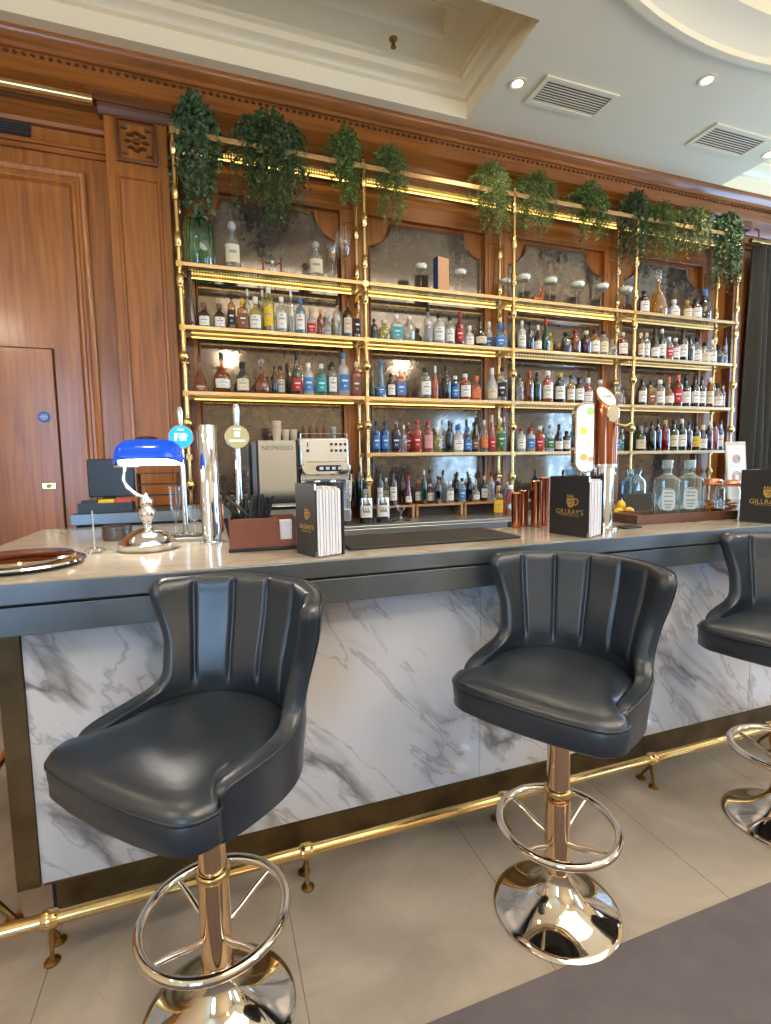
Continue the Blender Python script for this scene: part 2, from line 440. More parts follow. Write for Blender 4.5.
# --- ceiling with two square coffers and one round recess
def ceiling():
    mb = MB(); t = 0.02
    cof = [(-1.7, 2.05, 2.86, 3.80), (4.93, 7.3, 2.9, 3.88)]
    cx, cy, rad = 3.40, -0.90, 3.60
    xs = sorted({X0, -1.7, 2.05, 4.93, 7.3, X1, max(X0, cx - rad - 0.02), min(X1, cx + rad + 0.02)})
    sq = (cx - rad - 0.02, cx + rad + 0.02, cy - rad - 0.02, cy + rad + 0.02)
    ys = sorted({Y0, Y1 + 0.1, 2.86, 3.80, 2.9, 3.88, sq[2], sq[3]})
    for i in range(len(xs) - 1):
        for j in range(len(ys) - 1):
            mxx, myy = (xs[i] + xs[i + 1]) / 2, (ys[j] + ys[j + 1]) / 2
            if any(c[0] < mxx < c[1] and c[2] < myy < c[3] for c in cof): continue
            if sq[0] < mxx < sq[1] and sq[2] < myy < sq[3]: continue
            mb.add([(xs[i], ys[j], Z1), (xs[i + 1], ys[j], Z1), (xs[i + 1], ys[j + 1], Z1), (xs[i], ys[j + 1], Z1)], [(3, 2, 1, 0)])
    n = 96; ring = []; out = []
    for i in range(n):
        a = 2 * PI * i / n
        c_, s_ = math.cos(a), math.sin(a)
        k = (rad + 0.02) / max(abs(c_), abs(s_))
        ring.append((cx + rad * c_, cy + rad * s_, Z1)); out.append((min(X1, cx + k * c_), max(Y0, cy + k * s_), Z1))
    mb.grid([out, ring], closed=True)
    # stepped round recess: profile of (radius, height)
    prof = [(rad, 0), (rad, -0.03), (rad - 0.05, -0.03), (rad - 0.06, 0.0), (rad - 0.10, 0.02), (rad - 0.16, 0.05), (rad - 0.26, 0.06), (rad - 0.27, 0.14), (rad - 0.34, 0.15), (rad - 0.42, 0.2),
            (rad - 0.6, 0.22), (rad - 0.61, 0.27), (rad - 0.8, 0.29), (rad - 0.82, 0.36), (rad - 1.4, 0.42)]
    rows = [[(cx + r * math.cos(2 * PI * i / n), cy + r * math.sin(2 * PI * i / n), Z1 + z) for i in range(n)] for r, z in prof]
    mb.grid(rows, closed=True)
    mb.add([(cx, cy, Z1 + 0.42)] + rows[-1], [(0, i + 1, (i + 1) % n + 1) for i in range(n)])
    # square coffers
    for (a, b, c, d) in cof:
        steps = [(0, 0), (0.0, 0.12), (0.035, 0.125), (0.06, 0.15), (0.10, 0.165), (0.105, 0.21), (0.13, 0.215), (0.13, 0.235), (0.30, 0.24), (0.34, 0.24), (0.34, 0.225), (0.36, 0.225), (0.375, 0.24), (0.40, 0.30), (0.41, 0.31)]
        rows = [[(a + s, c + s, Z1 + z), (b - s, c + s, Z1 + z), (b - s, d - s, Z1 + z), (a + s, d - s, Z1 + z)] for s, z in steps]
        mb.grid(rows, closed=True)
        mb.add(rows[-1], [(0, 1, 2, 3)])
    o = mb.build('ceiling', M_CEIL, smooth=True, angle=30)
    struct(o)
    struct(MB().box(X0 - 0.2, X1 + 0.2, Y0 - 0.2, Y1 + 0.2, Z1 + 0.5, Z1 + 0.6).build('ceiling_slab', M_CEIL, smooth=False))
ceiling()

# --- oak cornice along the back wall (profile in y, z), with a carved egg band
cor = [(4.12, 4.10), (3.885, 4.10), (3.885, 4.075), (3.90, 4.055), (3.93, 4.03), (3.935, 4.005), (3.95, 4.0), (3.955, 3.965), (3.94, 3.955), (3.94, 3.87), (3.955, 3.86), (3.985, 3.84), (4.03, 3.80), (4.045, 3.775), (4.06, 3.77), (4.06, 3.70), (4.085, 3.685), (4.09, 3.66), (4.12, 3.655)]
struct(MB().prismx(cor, X0, X1).build('trim_1', M_OAKH))
mb = MB()
k = 0
x = -1.4
while x < 6.0:
    mb.lathe([(0.0, -0.013), (0.014, -0.006), (0.016, 0.0), (0.014, 0.006), (0, 0.013)], 6, (x, 3.951, 3.983), ex=2)
    x += 0.048
struct(mb.build('trim_2', M_OAKD))
# frieze rails behind the plants
struct(MB().box(-0.16, 5.5, 4.075, 4.12, 3.40, 3.66).box(-0.16, 5.5, 4.05, 4.12, 3.62, 3.655).build('trim_3', M_OAKH, bevel=0.004))

# --- panelling left of the bar: rails, stiles, big moulded panel, jib door
def frame_mould(x0, x1, z0, z1, y, prof):
    """mitred moulding round a rectangle: prof = (inset, depth toward the room)"""
    rows = [[(x0 + s, y - d, z0 + s), (x1 - s, y - d, z0 + s), (x1 - s, y - d, z1 - s), (x0 + s, y - d, z1 - s)] for s, d in prof]
    return rows
PW = Y1
mb = MB()
mb.box(-3.4, -0.56, PW - 0.035, PW, 3.535, 3.56)
mb.box(-3.4, -0.56, PW - 0.022, PW, 3.50, 3.535)
struct(mb.build('trim_4', M_OAKH, bevel=0.004))
mb = MB()
mb.grid(frame_mould(-2.6, -0.70, 0.25, 3.40, PW, [(0, 0.0), (0, 0.028), (0.012, 0.034), (0.03, 0.03), (0.045, 0.016), (0.06, 0.016), (0.068, 0.026), (0.085, 0.024), (0.105, 0.004), (0.15, 0.0)]), closed=True)
struct(mb.build('trim_5', M_OAK))
# jib door flush in the panel, with shadow gap
d = struct(MB().box(-2.30, -0.975, PW - 0.022, PW, 0.03, 2.215).build('door_1', M_OAK, smooth=False, bevel=0.003))
MB().box(-2.31, -0.966, PW - 0.006, PW - 0.0005, 0.02, 2.224).build('door_gap', P('shadow_gap', (0.03, 0.015, 0.006), 0.8), d, smooth=False)
lp = at(49, 486, y=PW - 0.03)
lk = MB().box(lp[0] - 0.042, lp[0] + 0.042, PW - 0.03, PW - 0.022, lp[2] - 0.022, lp[2] + 0.022).build('lock_plate', M_BRASS, d, bevel=0.003)
MB().tube([(lp[0], PW - 0.040, lp[2]), (lp[0], PW - 0.03, lp[2])], 0.014, 16).box(lp[0] + 0.02, lp[0] + 0.03, PW - 0.036, PW - 0.03, lp[2] - 0.005, lp[2] + 0.005).build('lock_cylinder', M_BRASSD, lk)
# blue round door sign
sp = at(44, 417, y=PW - 0.03)
t = thing('door_sign', 'small round blue safety sign on the flush oak door', 'sign', (sp[0], PW - 0.022, sp[2]))
MB().add([], []).lathe([(0.0, 0), (0.038, 0), (0.038, 0.003), (0, 0.003)], 32, M=Matrix.Rotation(R(90), 4, 'X')).build('sign_disc', P('sign_blue', srgb(20, 90, 180), 0.4), t)
mb = MB()
for z, w in ((0.014, 0.018), (0.004, 0.026), (-0.006, 0.026), (-0.016, 0.016)):
    x = -w
    while x < w - 0.003:
        mb.box(x, x + 0.004, -0.0042, -0.003, z - 0.003, z + 0.003); x += 0.0062
mb.build('sign_lettering', M_WHITE, t, smooth=False)
# black vent high on the left
vp0 = at(0, 112, y=PW - 0.01); vp1 = at(31, 139, y=PW - 0.01)
t = thing('wall_vent', 'black rectangular vent grille high on the oak wall at left', 'vent', (-1.2, PW, 3.66), world=True)
MB().box(-1.45, vp1[0], PW - 0.012, PW, 3.58, 3.745).build('frame', M_BLACK, t, bevel=0.002)
mb = MB()
for i in range(9): mb.box(-1.44, vp1[0] - 0.01, PW - 0.018, PW - 0.012, 3.592 + i * 0.017, 3.600 + i * 0.017)
mb.build('louvres', P('vent_dark', (0.03, 0.03, 0.035), 0.5), t, smooth=False)
# brass picture-light tube
t = thing('picture_light', 'long brass tube light under the cornice beside the pilaster', 'light', (-1.5, 3.93, 3.79), world=True)
MB().tube([(-2.4, 3.95, 3.785), (-0.60, 3.95, 3.785)], 0.032, 20).tube([(-0.72, 3.95, 3.785), (-0.70, 3.95, 3.785)], 0.035, 20).build('tube', M_BRASS, t)
MB().tube([(-0.66, 3.95, 3.81), (-0.66, 3.95, 3.865), (-0.66, 3.98, 3.875)], 0.006, 8).build('bracket', M_BRASSD, t)

# --- pilaster between panel and shelves, carved rosette
pil = struct(MB().box(-0.555, -0.165, 4.0, PW, 0, 3.80).build('pillar_1', M_OAK, smooth=False, bevel=0.006))
mb = MB()
mb.box(-0.60, -0.12, 3.955, PW, 3.80, 3.865)
mb.prismx([(4.12, 3.74), (4.0, 3.74), (3.99, 3.75), (3.985, 3.775), (3.965, 3.80), (4.12, 3.80)], -0.585, -0.135)
mb.build('capital', M_OAKD, pil, bevel=0.003)
mb = MB(); mb.grid(frame_mould(-0.50, -0.22, 0.3, 3.38, 4.0, [(0, 0), (0.004, 0.012), (0.02, 0.014), (0.03, 0.002), (0.045, 0.0)]), closed=True)
mb.build('panel_moulding', M_OAK, pil)
mb = MB(); cx_, cz_ = -0.36, 3.60
mb.grid(frame_mould(cx_ - 0.125, cx_ + 0.125, cz_ - 0.14, cz_ + 0.14, 4.0, [(0, 0), (0.0, 0.018), (0.014, 0.02), (0.018, 0.006), (0.03, 0.004)]), closed=True)
for i in range(8):
    a = 2 * PI * i / 8; rr = 0.055
    mb.lathe([(0, -0.012), (0.018, -0.008), (0.026, 0), (0.018, 0.010), (0, 0.014)], 10, (cx_ + rr * math.cos(a), 3.996, cz_ + rr * math.sin(a)), sy=0.7)
for i in range(4):
    a = PI / 4 + i * PI / 2
    mb.lathe([(0, -0.01), (0.02, -0.006), (0.024, 0), (0.014, 0.010), (0, 0.014)], 8, (cx_ + 0.105 * math.cos(a), 3.996, cz_ + 0.115 * math.sin(a)), sy=0.6)
mb.lathe([(0, -0.018), (0.018, -0.014), (0.022, 0), (0.018, 0.014), (0, 0.018)], 12, (cx_, 3.994, cz_))
mb.build('carved_rosette', M_OAKD, pil)
struct(MB().box(-0.165, -0.06, 4.06, PW, 0, 3.70).build('trim_6', M_OAKD, smooth=False))

# --- shelf bays: stiles, antique mirrors
YF, YR = 3.80, 4.02
PX = [-0.122, 1.187, 2.496, 3.805, 5.113]
def mirror_material():
    m, nt, b, o = newmat('antique_mirror')
    N = nt.nodes.new; L = nt.links.new
    tc = N('ShaderNodeTexCoord')
    n1 = N('ShaderNodeTexNoise'); n1.inputs['Scale'].default_value = 2.0; n1.inputs['Detail'].default_value = 6
    L(tc.outputs['Object'], n1.inputs['Vector'])
    n2 = N('ShaderNodeTexNoise'); n2.inputs['Scale'].default_value = 16; n2.inputs['Detail'].default_value = 5
    L(tc.outputs['Object'], n2.inputs['Vector'])
    ad = N('ShaderNodeMath'); ad.operation = 'ADD'; L(n1.outputs['Fac'], ad.inputs[0]); L(n2.outputs['Fac'], ad.inputs[1])
    r = N('ShaderNodeMapRange'); r.inputs['From Min'].default_value = 0.72; r.inputs['From Max'].default_value = 1.35; L(ad.outputs[0], r.inputs[0])
    c = N('ShaderNodeMix'); c.data_type = 'RGBA'; c.inputs[6].default_value = (*srgb(124, 116, 108), 1); c.inputs[7].default_value = (*srgb(100, 90, 80), 1)
    L(r.outputs[0], c.inputs[0]); L(c.outputs[2], b.inputs['Base Color'])
    mt = N('ShaderNodeMath'); mt.operation = 'MULTIPLY_ADD'; mt.inputs[1].default_value = -0.35; mt.inputs[2].default_value = 0.85; L(r.outputs[0], mt.inputs[0]); L(mt.outputs[0], b.inputs['Metallic'])
    rr = N('ShaderNodeMath'); rr.operation = 'MULTIPLY_ADD'; rr.inputs[1].default_value = 0.09; rr.inputs[2].default_value = 0.05; L(r.outputs[0], rr.inputs[0]); L(rr.outputs[0], b.inputs['Roughness'])
    return m
M_MIRROR = mirror_material()
names = ['far left', 'second', 'third', 'far right']
for k in range(4):
    a, b = PX[k] + (0.10 if k == 0 else 0.13), PX[k + 1] - 0.13
    if k == 3: b = PX[4] - 0.16
    top, sh, q = 3.36, 3.17, 0.19
    poly = [(a, 0.98), (b, 0.98), (b, sh - 0.0)]
    poly += [(b - 0.02, sh)] + [(b - q + q * math.cos(R(t_)) * 0.9 + 0.0, top + 0.0 - (top - sh) * (1 - 0) + (top - sh) * math.sin(R(t_)) * 0.0 + (top - sh) * (1 - math.cos(R(90 - t_))) ) for t_ in (0, 20, 40, 60, 80)] + [(b - q, top)]
    # concave shoulders, drawn as a quarter circle bitten out of each upper corner
    poly = [(a, 0.98), (b, 0.98), (b, sh)] + [(b - q * math.sin(R(t_)), top - (top - sh) * math.cos(R(t_))) for t_ in (15, 35, 55, 75, 90)] + \
           [(a + q * math.sin(R(t_)), top - (top - sh) * math.cos(R(t_))) for t_ in (90, 75, 55, 35, 15)] + [(a, sh)]
    o = MB().prismy(poly, 4.098, 4.104).build('mirror', M_MIRROR, smooth=False)
    tag(o, 'tall foxed antique mirror with shouldered top behind the %s bay of shelves' % names[k], 'mirror', 'antique mirrors behind the shelves')
    fr = MB(); n = len(poly)
    fr.tube([(p[0], 4.098, p[1]) for p in poly], 0.011, 6, True)
    fr.build('mirror_frame', M_OAKD, o)
# wood stiles between mirrors
for k, (a, b) in enumerate([(PX[0] + 0.02, PX[0] + 0.09), (PX[1] - 0.115, PX[1] + 0.115), (PX[2] - 0.115, PX[2] + 0.115), (PX[3] - 0.115, PX[3] + 0.115), (PX[4] - 0.15, PX[4] + 0.25)]):
    mb = MB().box(a, b, 4.07, PW, 0, 3.41)
    if b - a > 0.2: mb.grid(frame_mould(a + 0.03, b - 0.03, 1.1, 3.33, 4.07, [(0, 0), (0.004, 0.008), (0.014, 0.010), (0.02, 0.0)]), closed=True)
    struct(mb.build('trim_%d' % (7 + k), M_OAK, smooth=False, bevel=0.003))
# right end: oak return, then dark curtain
struct(MB().box(5.30, 5.44, 3.98, PW, 0, 3.78).box(5.26, 5.48, 3.95, PW, 3.78, 3.86).build('pillar_2', M_OAKD, smooth=False, bevel=0.005))
t = thing('curtain', 'dark grey floor-length curtain hanging right of the shelves', 'curtain', (6.3, 3.95, 0.02), world=True)
mb = MB(); rows = []
for z in np.linspace(0.03, 3.62, 24):
    rows.append([(5.50 + 1.7 * i / 220, 3.93 + 0.055 * math.sin(i * 0.42 + 0.5 * math.sin(z * 0.8 + i * 0.05)) + 0.02 * math.sin(i * 0.17 + z), z) for i in range(221)])
mb.grid(rows)
o = mb.build('cloth', P('curtain_cloth', srgb(60, 60, 58), 0.85, var=0.15, vscale=30), t, fix=False)
so = o.modifiers.new('s', 'SOLIDIFY'); so.thickness = 0.006
MB().tube([(5.44, 3.93, 3.66), (7.3, 3.93, 3.66)], 0.024, 14).build('rod', M_BRASSD, t)
MB().tube([(5.56, 3.93, 3.69), (5.56, 3.93, 3.78), (5.56, 3.97, 3.80)], 0.008, 8).build('bracket', M_BRASSD, t)

# ------------------------------------------------------------------ ceiling fittings
M_LAMP = EM('lamp_glow', (1.0, 0.80, 0.52), 30)
lab = ['recessed ceiling downlight left of the first vent, beside the square coffer', 'recessed ceiling downlight above the gap between the two vents', 'recessed ceiling downlight right of the far vent']
for k, (x, y) in enumerate([(2.22, 3.35), (3.50, 2.90), (4.86, 3.38), (-2.6, 2.6), (-2.6, -0.6), (-0.7, 1.9)]):
    if k >= 3: l = 'recessed downlight over the left of the room'
    else: l = lab[k]
    t = thing('downlight', l, 'light', (x, y, Z1), group='recessed downlights')
    MB().lathe([(0.062, 0.0), (0.064, -0.006), (0.052, -0.008), (0.040, -0.003), (0.032, -0.001)], 28, cap=False).build('trim_ring', M_CEIL, t)
    MB().lathe([(0.0, -0.004), (0.02, -0.0045), (0.032, -0.003), (0.032, -0.0005), (0, -0.0005)], 24).build('lens', M_LAMP, t)
    spot('downlight_beam', (0, 0, -0.02), DOWN_W, (1.0, 0.80, 0.56), 130, 0.7, 0.04, t)
for k, (x0, x1, y0, y1) in enumerate([(2.37, 3.01, 3.21, 3.49), (4.0, 4.64, 3.21, 3.50)]):
    t = thing('ceiling_vent', ['white ceiling air vent nearer the square coffer', 'white ceiling air vent farther right, between two downlights'][k], 'vent', ((x0 + x1) / 2, (y0 + y1) / 2, Z1), group='ceiling air vents')
    w, h = (x1 - x0) / 2, (y1 - y0) / 2
    MB().box(-w + 0.03, w - 0.03, -h + 0.03, h - 0.03, -0.003, -0.001).build('backing', M_BLACK, t, smooth=False)
    mb = MB(); mb.box(-w, w, -h, -h + 0.035, -0.012, -0.001); mb.box(-w, w, h - 0.035, h, -0.012, -0.001)
    mb.box(-w, -w + 0.035, -h + 0.035, h - 0.035, -0.012, -0.001); mb.box(w - 0.035, w, -h + 0.035, h - 0.035, -0.012, -0.001)
    mb.build('frame', M_CEIL, t, smooth=False)
    mb = MB()
    n = 9
    for i in range(n):
        y = -h + 0.045 + (2 * h - 0.09) * i / (n - 1)
        mb.box(-w + 0.035, w - 0.035, y - 0.005, y + 0.005, -0.0055, -0.0035)
    mb.build('louvres', M_CEIL, t, smooth=False)
t = thing('sprinkler', 'small brass fire sprinkler hanging in the square ceiling coffer', 'sprinkler', (1.35, 3.56, Z1 + 0.24))
MB().lathe([(0.0, 0.0), (0.03, 0.0), (0.028, -0.008), (0.0, -0.01)], 18).build('rosette', M_BRASSD, t)
MB().tube([(0, 0, -0.008), (0, 0, -0.05)], 0.008, 10).build('stem', M_BRASSD, t)
MB().lathe([(0.0, -0.05), (0.02, -0.052), (0.02, -0.056), (0, -0.058)], 14).tube([(-0.014, 0, -0.052), (-0.012, 0, -0.03), (0, 0, -0.02)], 0.003, 6).tube([(0.014, 0, -0.052), (0.012, 0, -0.03), (0, 0, -0.02)], 0.003, 6).build('deflector', M_BRASSD, t)

# added warm globes out of view, put in to brighten the ceiling
M_FILLGLOBE = EM('fill_globe_glow', (1.0, 0.84, 0.62), 22)
for k, (x, y) in enumerate([(0.4, -0.8), (3.4, -0.6), (5.7, 0.7), (-2.4, 0.3), (2.0, -3.0)]):
    t = thing('fill_globe', 'added round glowing fill globe hung out of view', 'lamp', (x, y, 3.2), group='added fill globes')
    MB().lathe([(0.0, -0.065)] + [(0.065 * math.sin(R(a)), -0.065 * math.cos(R(a))) for a in range(15, 180, 15)] + [(0, 0.065)], 28).build('globe', M_FILLGLOBE, t, angle=180)
    MB().tube([(0, 0, 0.14), (0, 0, 1.0)], 0.006, 8).lathe([(0, 0.056), (0.03, 0.056), (0.024, 0.12), (0, 0.15)], 16).build('rod', M_BRASS, t)
    l = bpy.data.lights.new('fill_globe_light', 'POINT'); l.energy = 370; l.color = (1.0, 0.83, 0.62); l.shadow_soft_size = 0.07
    o = bpy.data.objects.new('fill_globe_light', l); C.objects.link(o); o.parent = t

# ------------------------------------------------------------------ bar counter
M_MARB = MARBLE('calacatta_marble', srgb(202, 201, 204), srgb(80, 76, 72), 0.95, 0.10, srgb(158, 146, 130), strength=0.85, width=0.045, rot=R(-48), broad=0.5)
M_TOP = MARBLE('counter_stone', srgb(176, 166, 150), srgb(120, 106, 88), 1.4, 0.16, srgb(206, 196, 178), 0.6, rot=0)
bar = thing('bar_counter', 'long bar counter with veined white marble front and pewter edge', 'bar counter', (2.0, 1.7, 0), world=True)
BX1 = 6.4
ZC = 1.102
MB().prismz([(-0.788, 1.545), (BX1, 1.545), (BX1, 2.20), (1.42, 2.20), (1.42, 1.99), (0.07, 1.99), (0.07, 2.90), (-0.788, 2.90)], 1.045, 1.0995).build('worktop', M_PEWTER, bar, smooth=False, bevel=0.003)
MB().prismz([(-0.785, 1.552), (BX1, 1.552), (BX1, 2.195), (1.425, 2.195), (1.425, 1.985), (0.065, 1.985), (0.065, 2.895), (-0.785, 2.895)], 1.099, ZC).build('stone_top', M_TOP, bar, smooth=False)
MB().box(-0.775, BX1, 1.553, 1.573, 0.959, 1.037).box(-0.775, -0.755, 1.573, 2.88, 0.959, 1.037).build('apron', M_PEWTER, bar, smooth=False, bevel=0.002)
MB().box(-0.755, BX1, 1.573, 1.98, 1.03, 1.046).build('underside', P('dark_underside', (0.03, 0.028, 0.026), 0.7), bar, smooth=False)
jx = [-0.53]
j1 = at(480, 700, y=1.66)[0]; j2 = at(751, 650, y=1.66)[0]
xs = [-0.525, j1, j2, j2 + (j2 - j1), j2 + 2 * (j2 - j1)]
for i in range(4):
    MB().box(xs[i] + 0.001, xs[i + 1] - 0.001, 1.66, 1.69, 0.168, 1.03).build('marble_panel', M_MARB, bar, smooth=False, bevel=0.0012)
MB().box(-0.585, -0.525, 1.652, 2.6, 0.165, 1.03).build('bronze_end_frame', M_BRONZE, bar, smooth=False, bevel=0.002)
MB().box(-0.505, BX1, 1.712, 1.73, 0.0, 0.17).box(-0.52, BX1, 1.662, 1.73, 0.158, 0.168).build('kick_plate', M_BRONZE, bar, smooth=False, bevel=0.002)
MB().box(-0.52, BX1, 1.73, 1.95, 0.0, 1.03).box(-0.50, 0.0, 1.95, 2.6, 0.0, 1.03).build('carcass', M_RUBBER, bar, smooth=False)
# foot rail with bracket feet
rail = thing('foot_rail', 'long polished brass foot rail running along the bar base', 'foot rail', (1.0, 1.58, 0), world=True)
RY, RZ = 1.575, 0.120
MB().tube([(-0.92, RY, RZ), (BX1, RY, RZ)], 0.019, 18).build('rail', M_BRASS, rail)
for x in (-0.483, 0.25, 1.01, 1.745, 2.48, 3.2):
    MB().tube([(x - 0.022, RY, RZ), (x - 0.014, RY, RZ), (x + 0.014, RY, RZ), (x + 0.022, RY, RZ)], [0.022, 0.027, 0.027, 0.022], 18).build('collar', M_BRASS, rail)
    mb = MB()
    mb.tube([(x, RY, RZ - 0.015), (x, RY, RZ - 0.03), (x, RY - 0.004, RZ - 0.05), (x, RY - 0.012, 0.03), (x, RY - 0.016, 0.008)], [0.008, 0.007, 0.008, 0.006, 0.007], 8)
    mb.tube([(x, RY, RZ - 0.035), (x, RY + 0.018, RZ - 0.055), (x, RY + 0.045, 0.03), (x, RY + 0.052, 0.008)], [0.007, 0.006, 0.006, 0.007], 8)
    for dy in (-0.016, 0.052):
        mb.lathe([(0, 0), (0.021, 0), (0.021, 0.005), (0.012, 0.010), (0, 0.012)], 14, (x, RY + dy, 0.0))
    mb.build('bracket', M_BRASSD, rail)
# return of the rail on the left end
rr = thing('end_foot_rail', 'short brass foot rail returning round the left end of the bar', 'foot rail', (-0.9, 1.9, 0), world=True)
MB().tube([(-0.92, RY + 0.04, RZ), (-0.92, 2.7, RZ)], 0.019, 16).build('rail', M_BRASS, rr)
fx = at(14, 921, z=0.0)
MB().tube([(-0.92, fx[1] + 0.05, RZ - 0.01), (-0.80, fx[1] + 0.02, RZ + 0.02), (fx[0] - 0.06, fx[1], 0.11), (fx[0], fx[1], 0.008)], 0.009, 10).lathe([(0, 0), (0.024, 0), (0.024, 0.006), (0, 0.012)], 14, (fx[0], fx[1], 0)).build('bracket', M_BRASSD, rr)

# ------------------------------------------------------------------ bar stools
def smoothstep(a, b, x):
    t = max(0, min(1, (x - a) / (b - a))); return t * t * (3 - 2 * t)
def crv(pts, n):
    """Catmull-Rom through points of equal dimension"""
    P_ = [np.array(p, float) for p in pts]; P_ = [2 * P_[0] - P_[1]] + P_ + [2 * P_[-1] - P_[-2]]
    out = []; segs = len(P_) - 3
    for i in range(n):
        t = i / (n - 1) * segs; k = min(int(t), segs - 1); t -= k
        a, b, c, d = P_[k:k + 4]
        out.append(0.5 * ((2 * b) + (-a + c) * t + (2 * a - 5 * b + 4 * c - d) * t * t + (-a + 3 * b - 3 * c + d) * t ** 3))
    return out
def plan_pt(theta, r):
    """theta 0 = rear (+y); returns a rounded-square radius point"""
    s_, c_ = math.sin(theta), math.cos(theta)
    ex = 2.12
    k = 1 / ((abs(s_) ** ex + abs(c_) ** ex) ** (1 / ex))
    return (r * k * s_, r * k * c_)
def seat_outline(n=72, inset=0.0):
    """closed plan of the cushion: round rear, square wide front with rounded corners"""
    pts = []
    w, f, rc = 0.245 - inset, -0.245 + inset, 0.075
    wr = 0.205 - inset
    # rear arc from right to left
    for i in range(33):
        th = R(100 - 200 * i / 32)
        x, y = plan_pt(th, wr)
        pts.append((x, y))
    # notch where arms end, then flare out to the front corner (left side)
    left = [(-wr + 0.002, -0.08), (-wr + 0.002, -0.12), (-wr - 0.008, -0.145), (-w + 0.004, -0.162), (-w, -0.175)] + [(-w + rc + rc * math.cos(R(a)), f + rc + rc * math.sin(R(a))) for a in (186, 200, 216, 234, 252, 270)]
    pts += left
    pts += [(-0.1, f - 0.008), (0, f - 0.011), (0.1, f - 0.008)]
    pts += [(-x, y) for x, y in reversed(left)]
    return pts
def make_stool(label):
    t = thing('bar_stool', label, 'stool', group='leather bar stools at the counter')
    # base: trumpet disc
    MB().lathe([(0.0, 0.0), (0.190, 0.0), (0.192, 0.004), (0.188, 0.009), (0.172, 0.013), (0.145, 0.022), (0.115, 0.036), (0.09, 0.053), (0.068, 0.075), (0.052, 0.098), (0.043, 0.118), (0.040, 0.135), (0.0, 0.135)], 96).build('base', M_CHAMP, t, angle=60)
    MB().lathe([(0.0, 0.12), (0.038, 0.12), (0.038, 0.385), (0.0, 0.385)], 48).build('column', M_ROSE, t, angle=60)
    MB().lathe([(0.0, 0.384), (0.0365, 0.384), (0.041, 0.388), (0.041, 0.402), (0.0365, 0.406), (0.0, 0.406)], 48).build('collar', M_BRASS, t, angle=60)
    MB().lathe([(0.0, 0.406), (0.034, 0.406), (0.034, 0.69), (0.0, 0.69)], 48).build('upper_column', M_ROSE, t, angle=60)
    fr = MB().ring((0, 0, 0.285), 0.175, 0.0125, 72, 14).build('footrest_ring', M_CHAMP, t, angle=180)
    for k in range(4):
        a = R(80 + 90 * k); c_, s_ = math.cos(a), math.sin(a)
        MB().tube([(0.033 * c_, 0.033 * s_, 0.235), (0.07 * c_, 0.07 * s_, 0.243), (0.12 * c_, 0.12 * s_, 0.265), (0.168 * c_, 0.168 * s_, 0.28)], [0.0085, 0.0085, 0.0085, 0.007], 10).build('spoke', M_CHAMP, t)
    MB().lathe([(0, 0.67), (0.09, 0.67), (0.10, 0.68), (0.10, 0.695), (0, 0.695)], 32).build('swivel_plate', M_BLACK, t)
    # seat: band + domed cushion + piping
    o0 = seat_outline(); rows = []
    def off(p, k, z, dz=0.0):
        return (p[0] * k, p[1] * k, z)
    def inset(k): return [(x - (0.0 if abs(x) < 1e-6 else math.copysign(min(abs(x), k), x)) * min(1, abs(x) / 0.1), y - math.copysign(k, y) * min(1, abs(y) / 0.1)) for x, y in o0]
    for k, z in ((0.10, 0.684), (0.03, 0.684), (0.010, 0.687), (0.002, 0.696), (-0.002, 0.72), (0.0, 0.745), (0.004, 0.757)):
        rows.append([(x, y, z) for x, y in inset(k)])
    MB().grid(rows, closed=True).add([(x, y, 0.684) for x, y in inset(0.10)], [tuple(range(len(o0)))]).build('seat_band', M_LEATHER, t, angle=180)
    NA = 144; cyc = -0.02; rad_ = []
    for i in range(NA):
        a = 2 * PI * i / NA; dx, dy = math.cos(a), math.sin(a); best = 0.2
        for (x1, y1), (x2, y2) in zip(o0, o0[1:] + o0[:1]):
            y1_, y2_ = y1 - cyc, y2 - cyc
            ex_, ey_ = x2 - x1, y2_ - y1_
            den = dx * ey_ - dy * ex_
            if abs(den) < 1e-9: continue
            tt = (x1 * ey_ - y1_ * ex_) / den; uu = (x1 * dy - y1_ * dx) / den
            if -1e-6 <= uu <= 1 + 1e-6 and tt > 0: best = max(best, tt)
        rad_.append(best)
    def smooth_(l, n_):
        for _ in range(n_): l = [(l[q - 1] + 2 * l[q] + l[(q + 1) % NA]) / 4 for q in range(NA)]
        return l
    lv = [rad_, smooth_(rad_, 8), smooth_(rad_, 30), smooth_(rad_, 120), smooth_(rad_, 400)]
    rows = []
    for q, z, li in ((1.0, 0.755, 0), (1.0, 0.763, 0), (0.985, 0.772, 0), (0.95, 0.780, 0), (0.89, 0.7865, 1), (0.8, 0.791, 2), (0.68, 0.7945, 3), (0.52, 0.797, 4), (0.34, 0.7985, 4), (0.17, 0.7993, 4), (0.02, 0.7995, 4)):
        rows.append([(lv[li][i] * q * math.cos(2 * PI * i / NA), cyc + lv[li][i] * q * math.sin(2 * PI * i / NA), z) for i in range(NA)])
    mb = MB().grid(rows, closed=True); mb.f.append(tuple(range(len(mb.v) - NA, len(mb.v)))); mb.m.append(0)
    mb.build('seat_cushion', M_LEATHER, t, angle=180)
    MB().tube([(x, y, 0.760) for x, y in inset(-0.001)], 0.0042, 8, True).build('seat_piping', M_PIPING, t, angle=180)
    # wrap-around back: silhouette edge given as (theta_max, z)
    edge = crv([(117, 0.665), (119, 0.70), (120, 0.755), (118, 0.776), (112, 0.786), (98, 0.792), (86, 0.799), (77, 0.812), (71, 0.838), (69, 0.88), (68, 0.93), (70, 0.98), (73, 1.03), (74, 1.056), (72, 1.077), (68, 1.088)], 54)
    nS = 161; rows_in = []; rows_out = []
    seams = [R(v) for v in (-50, -25, 0, 25, 50)]
    nt_ = len(edge)
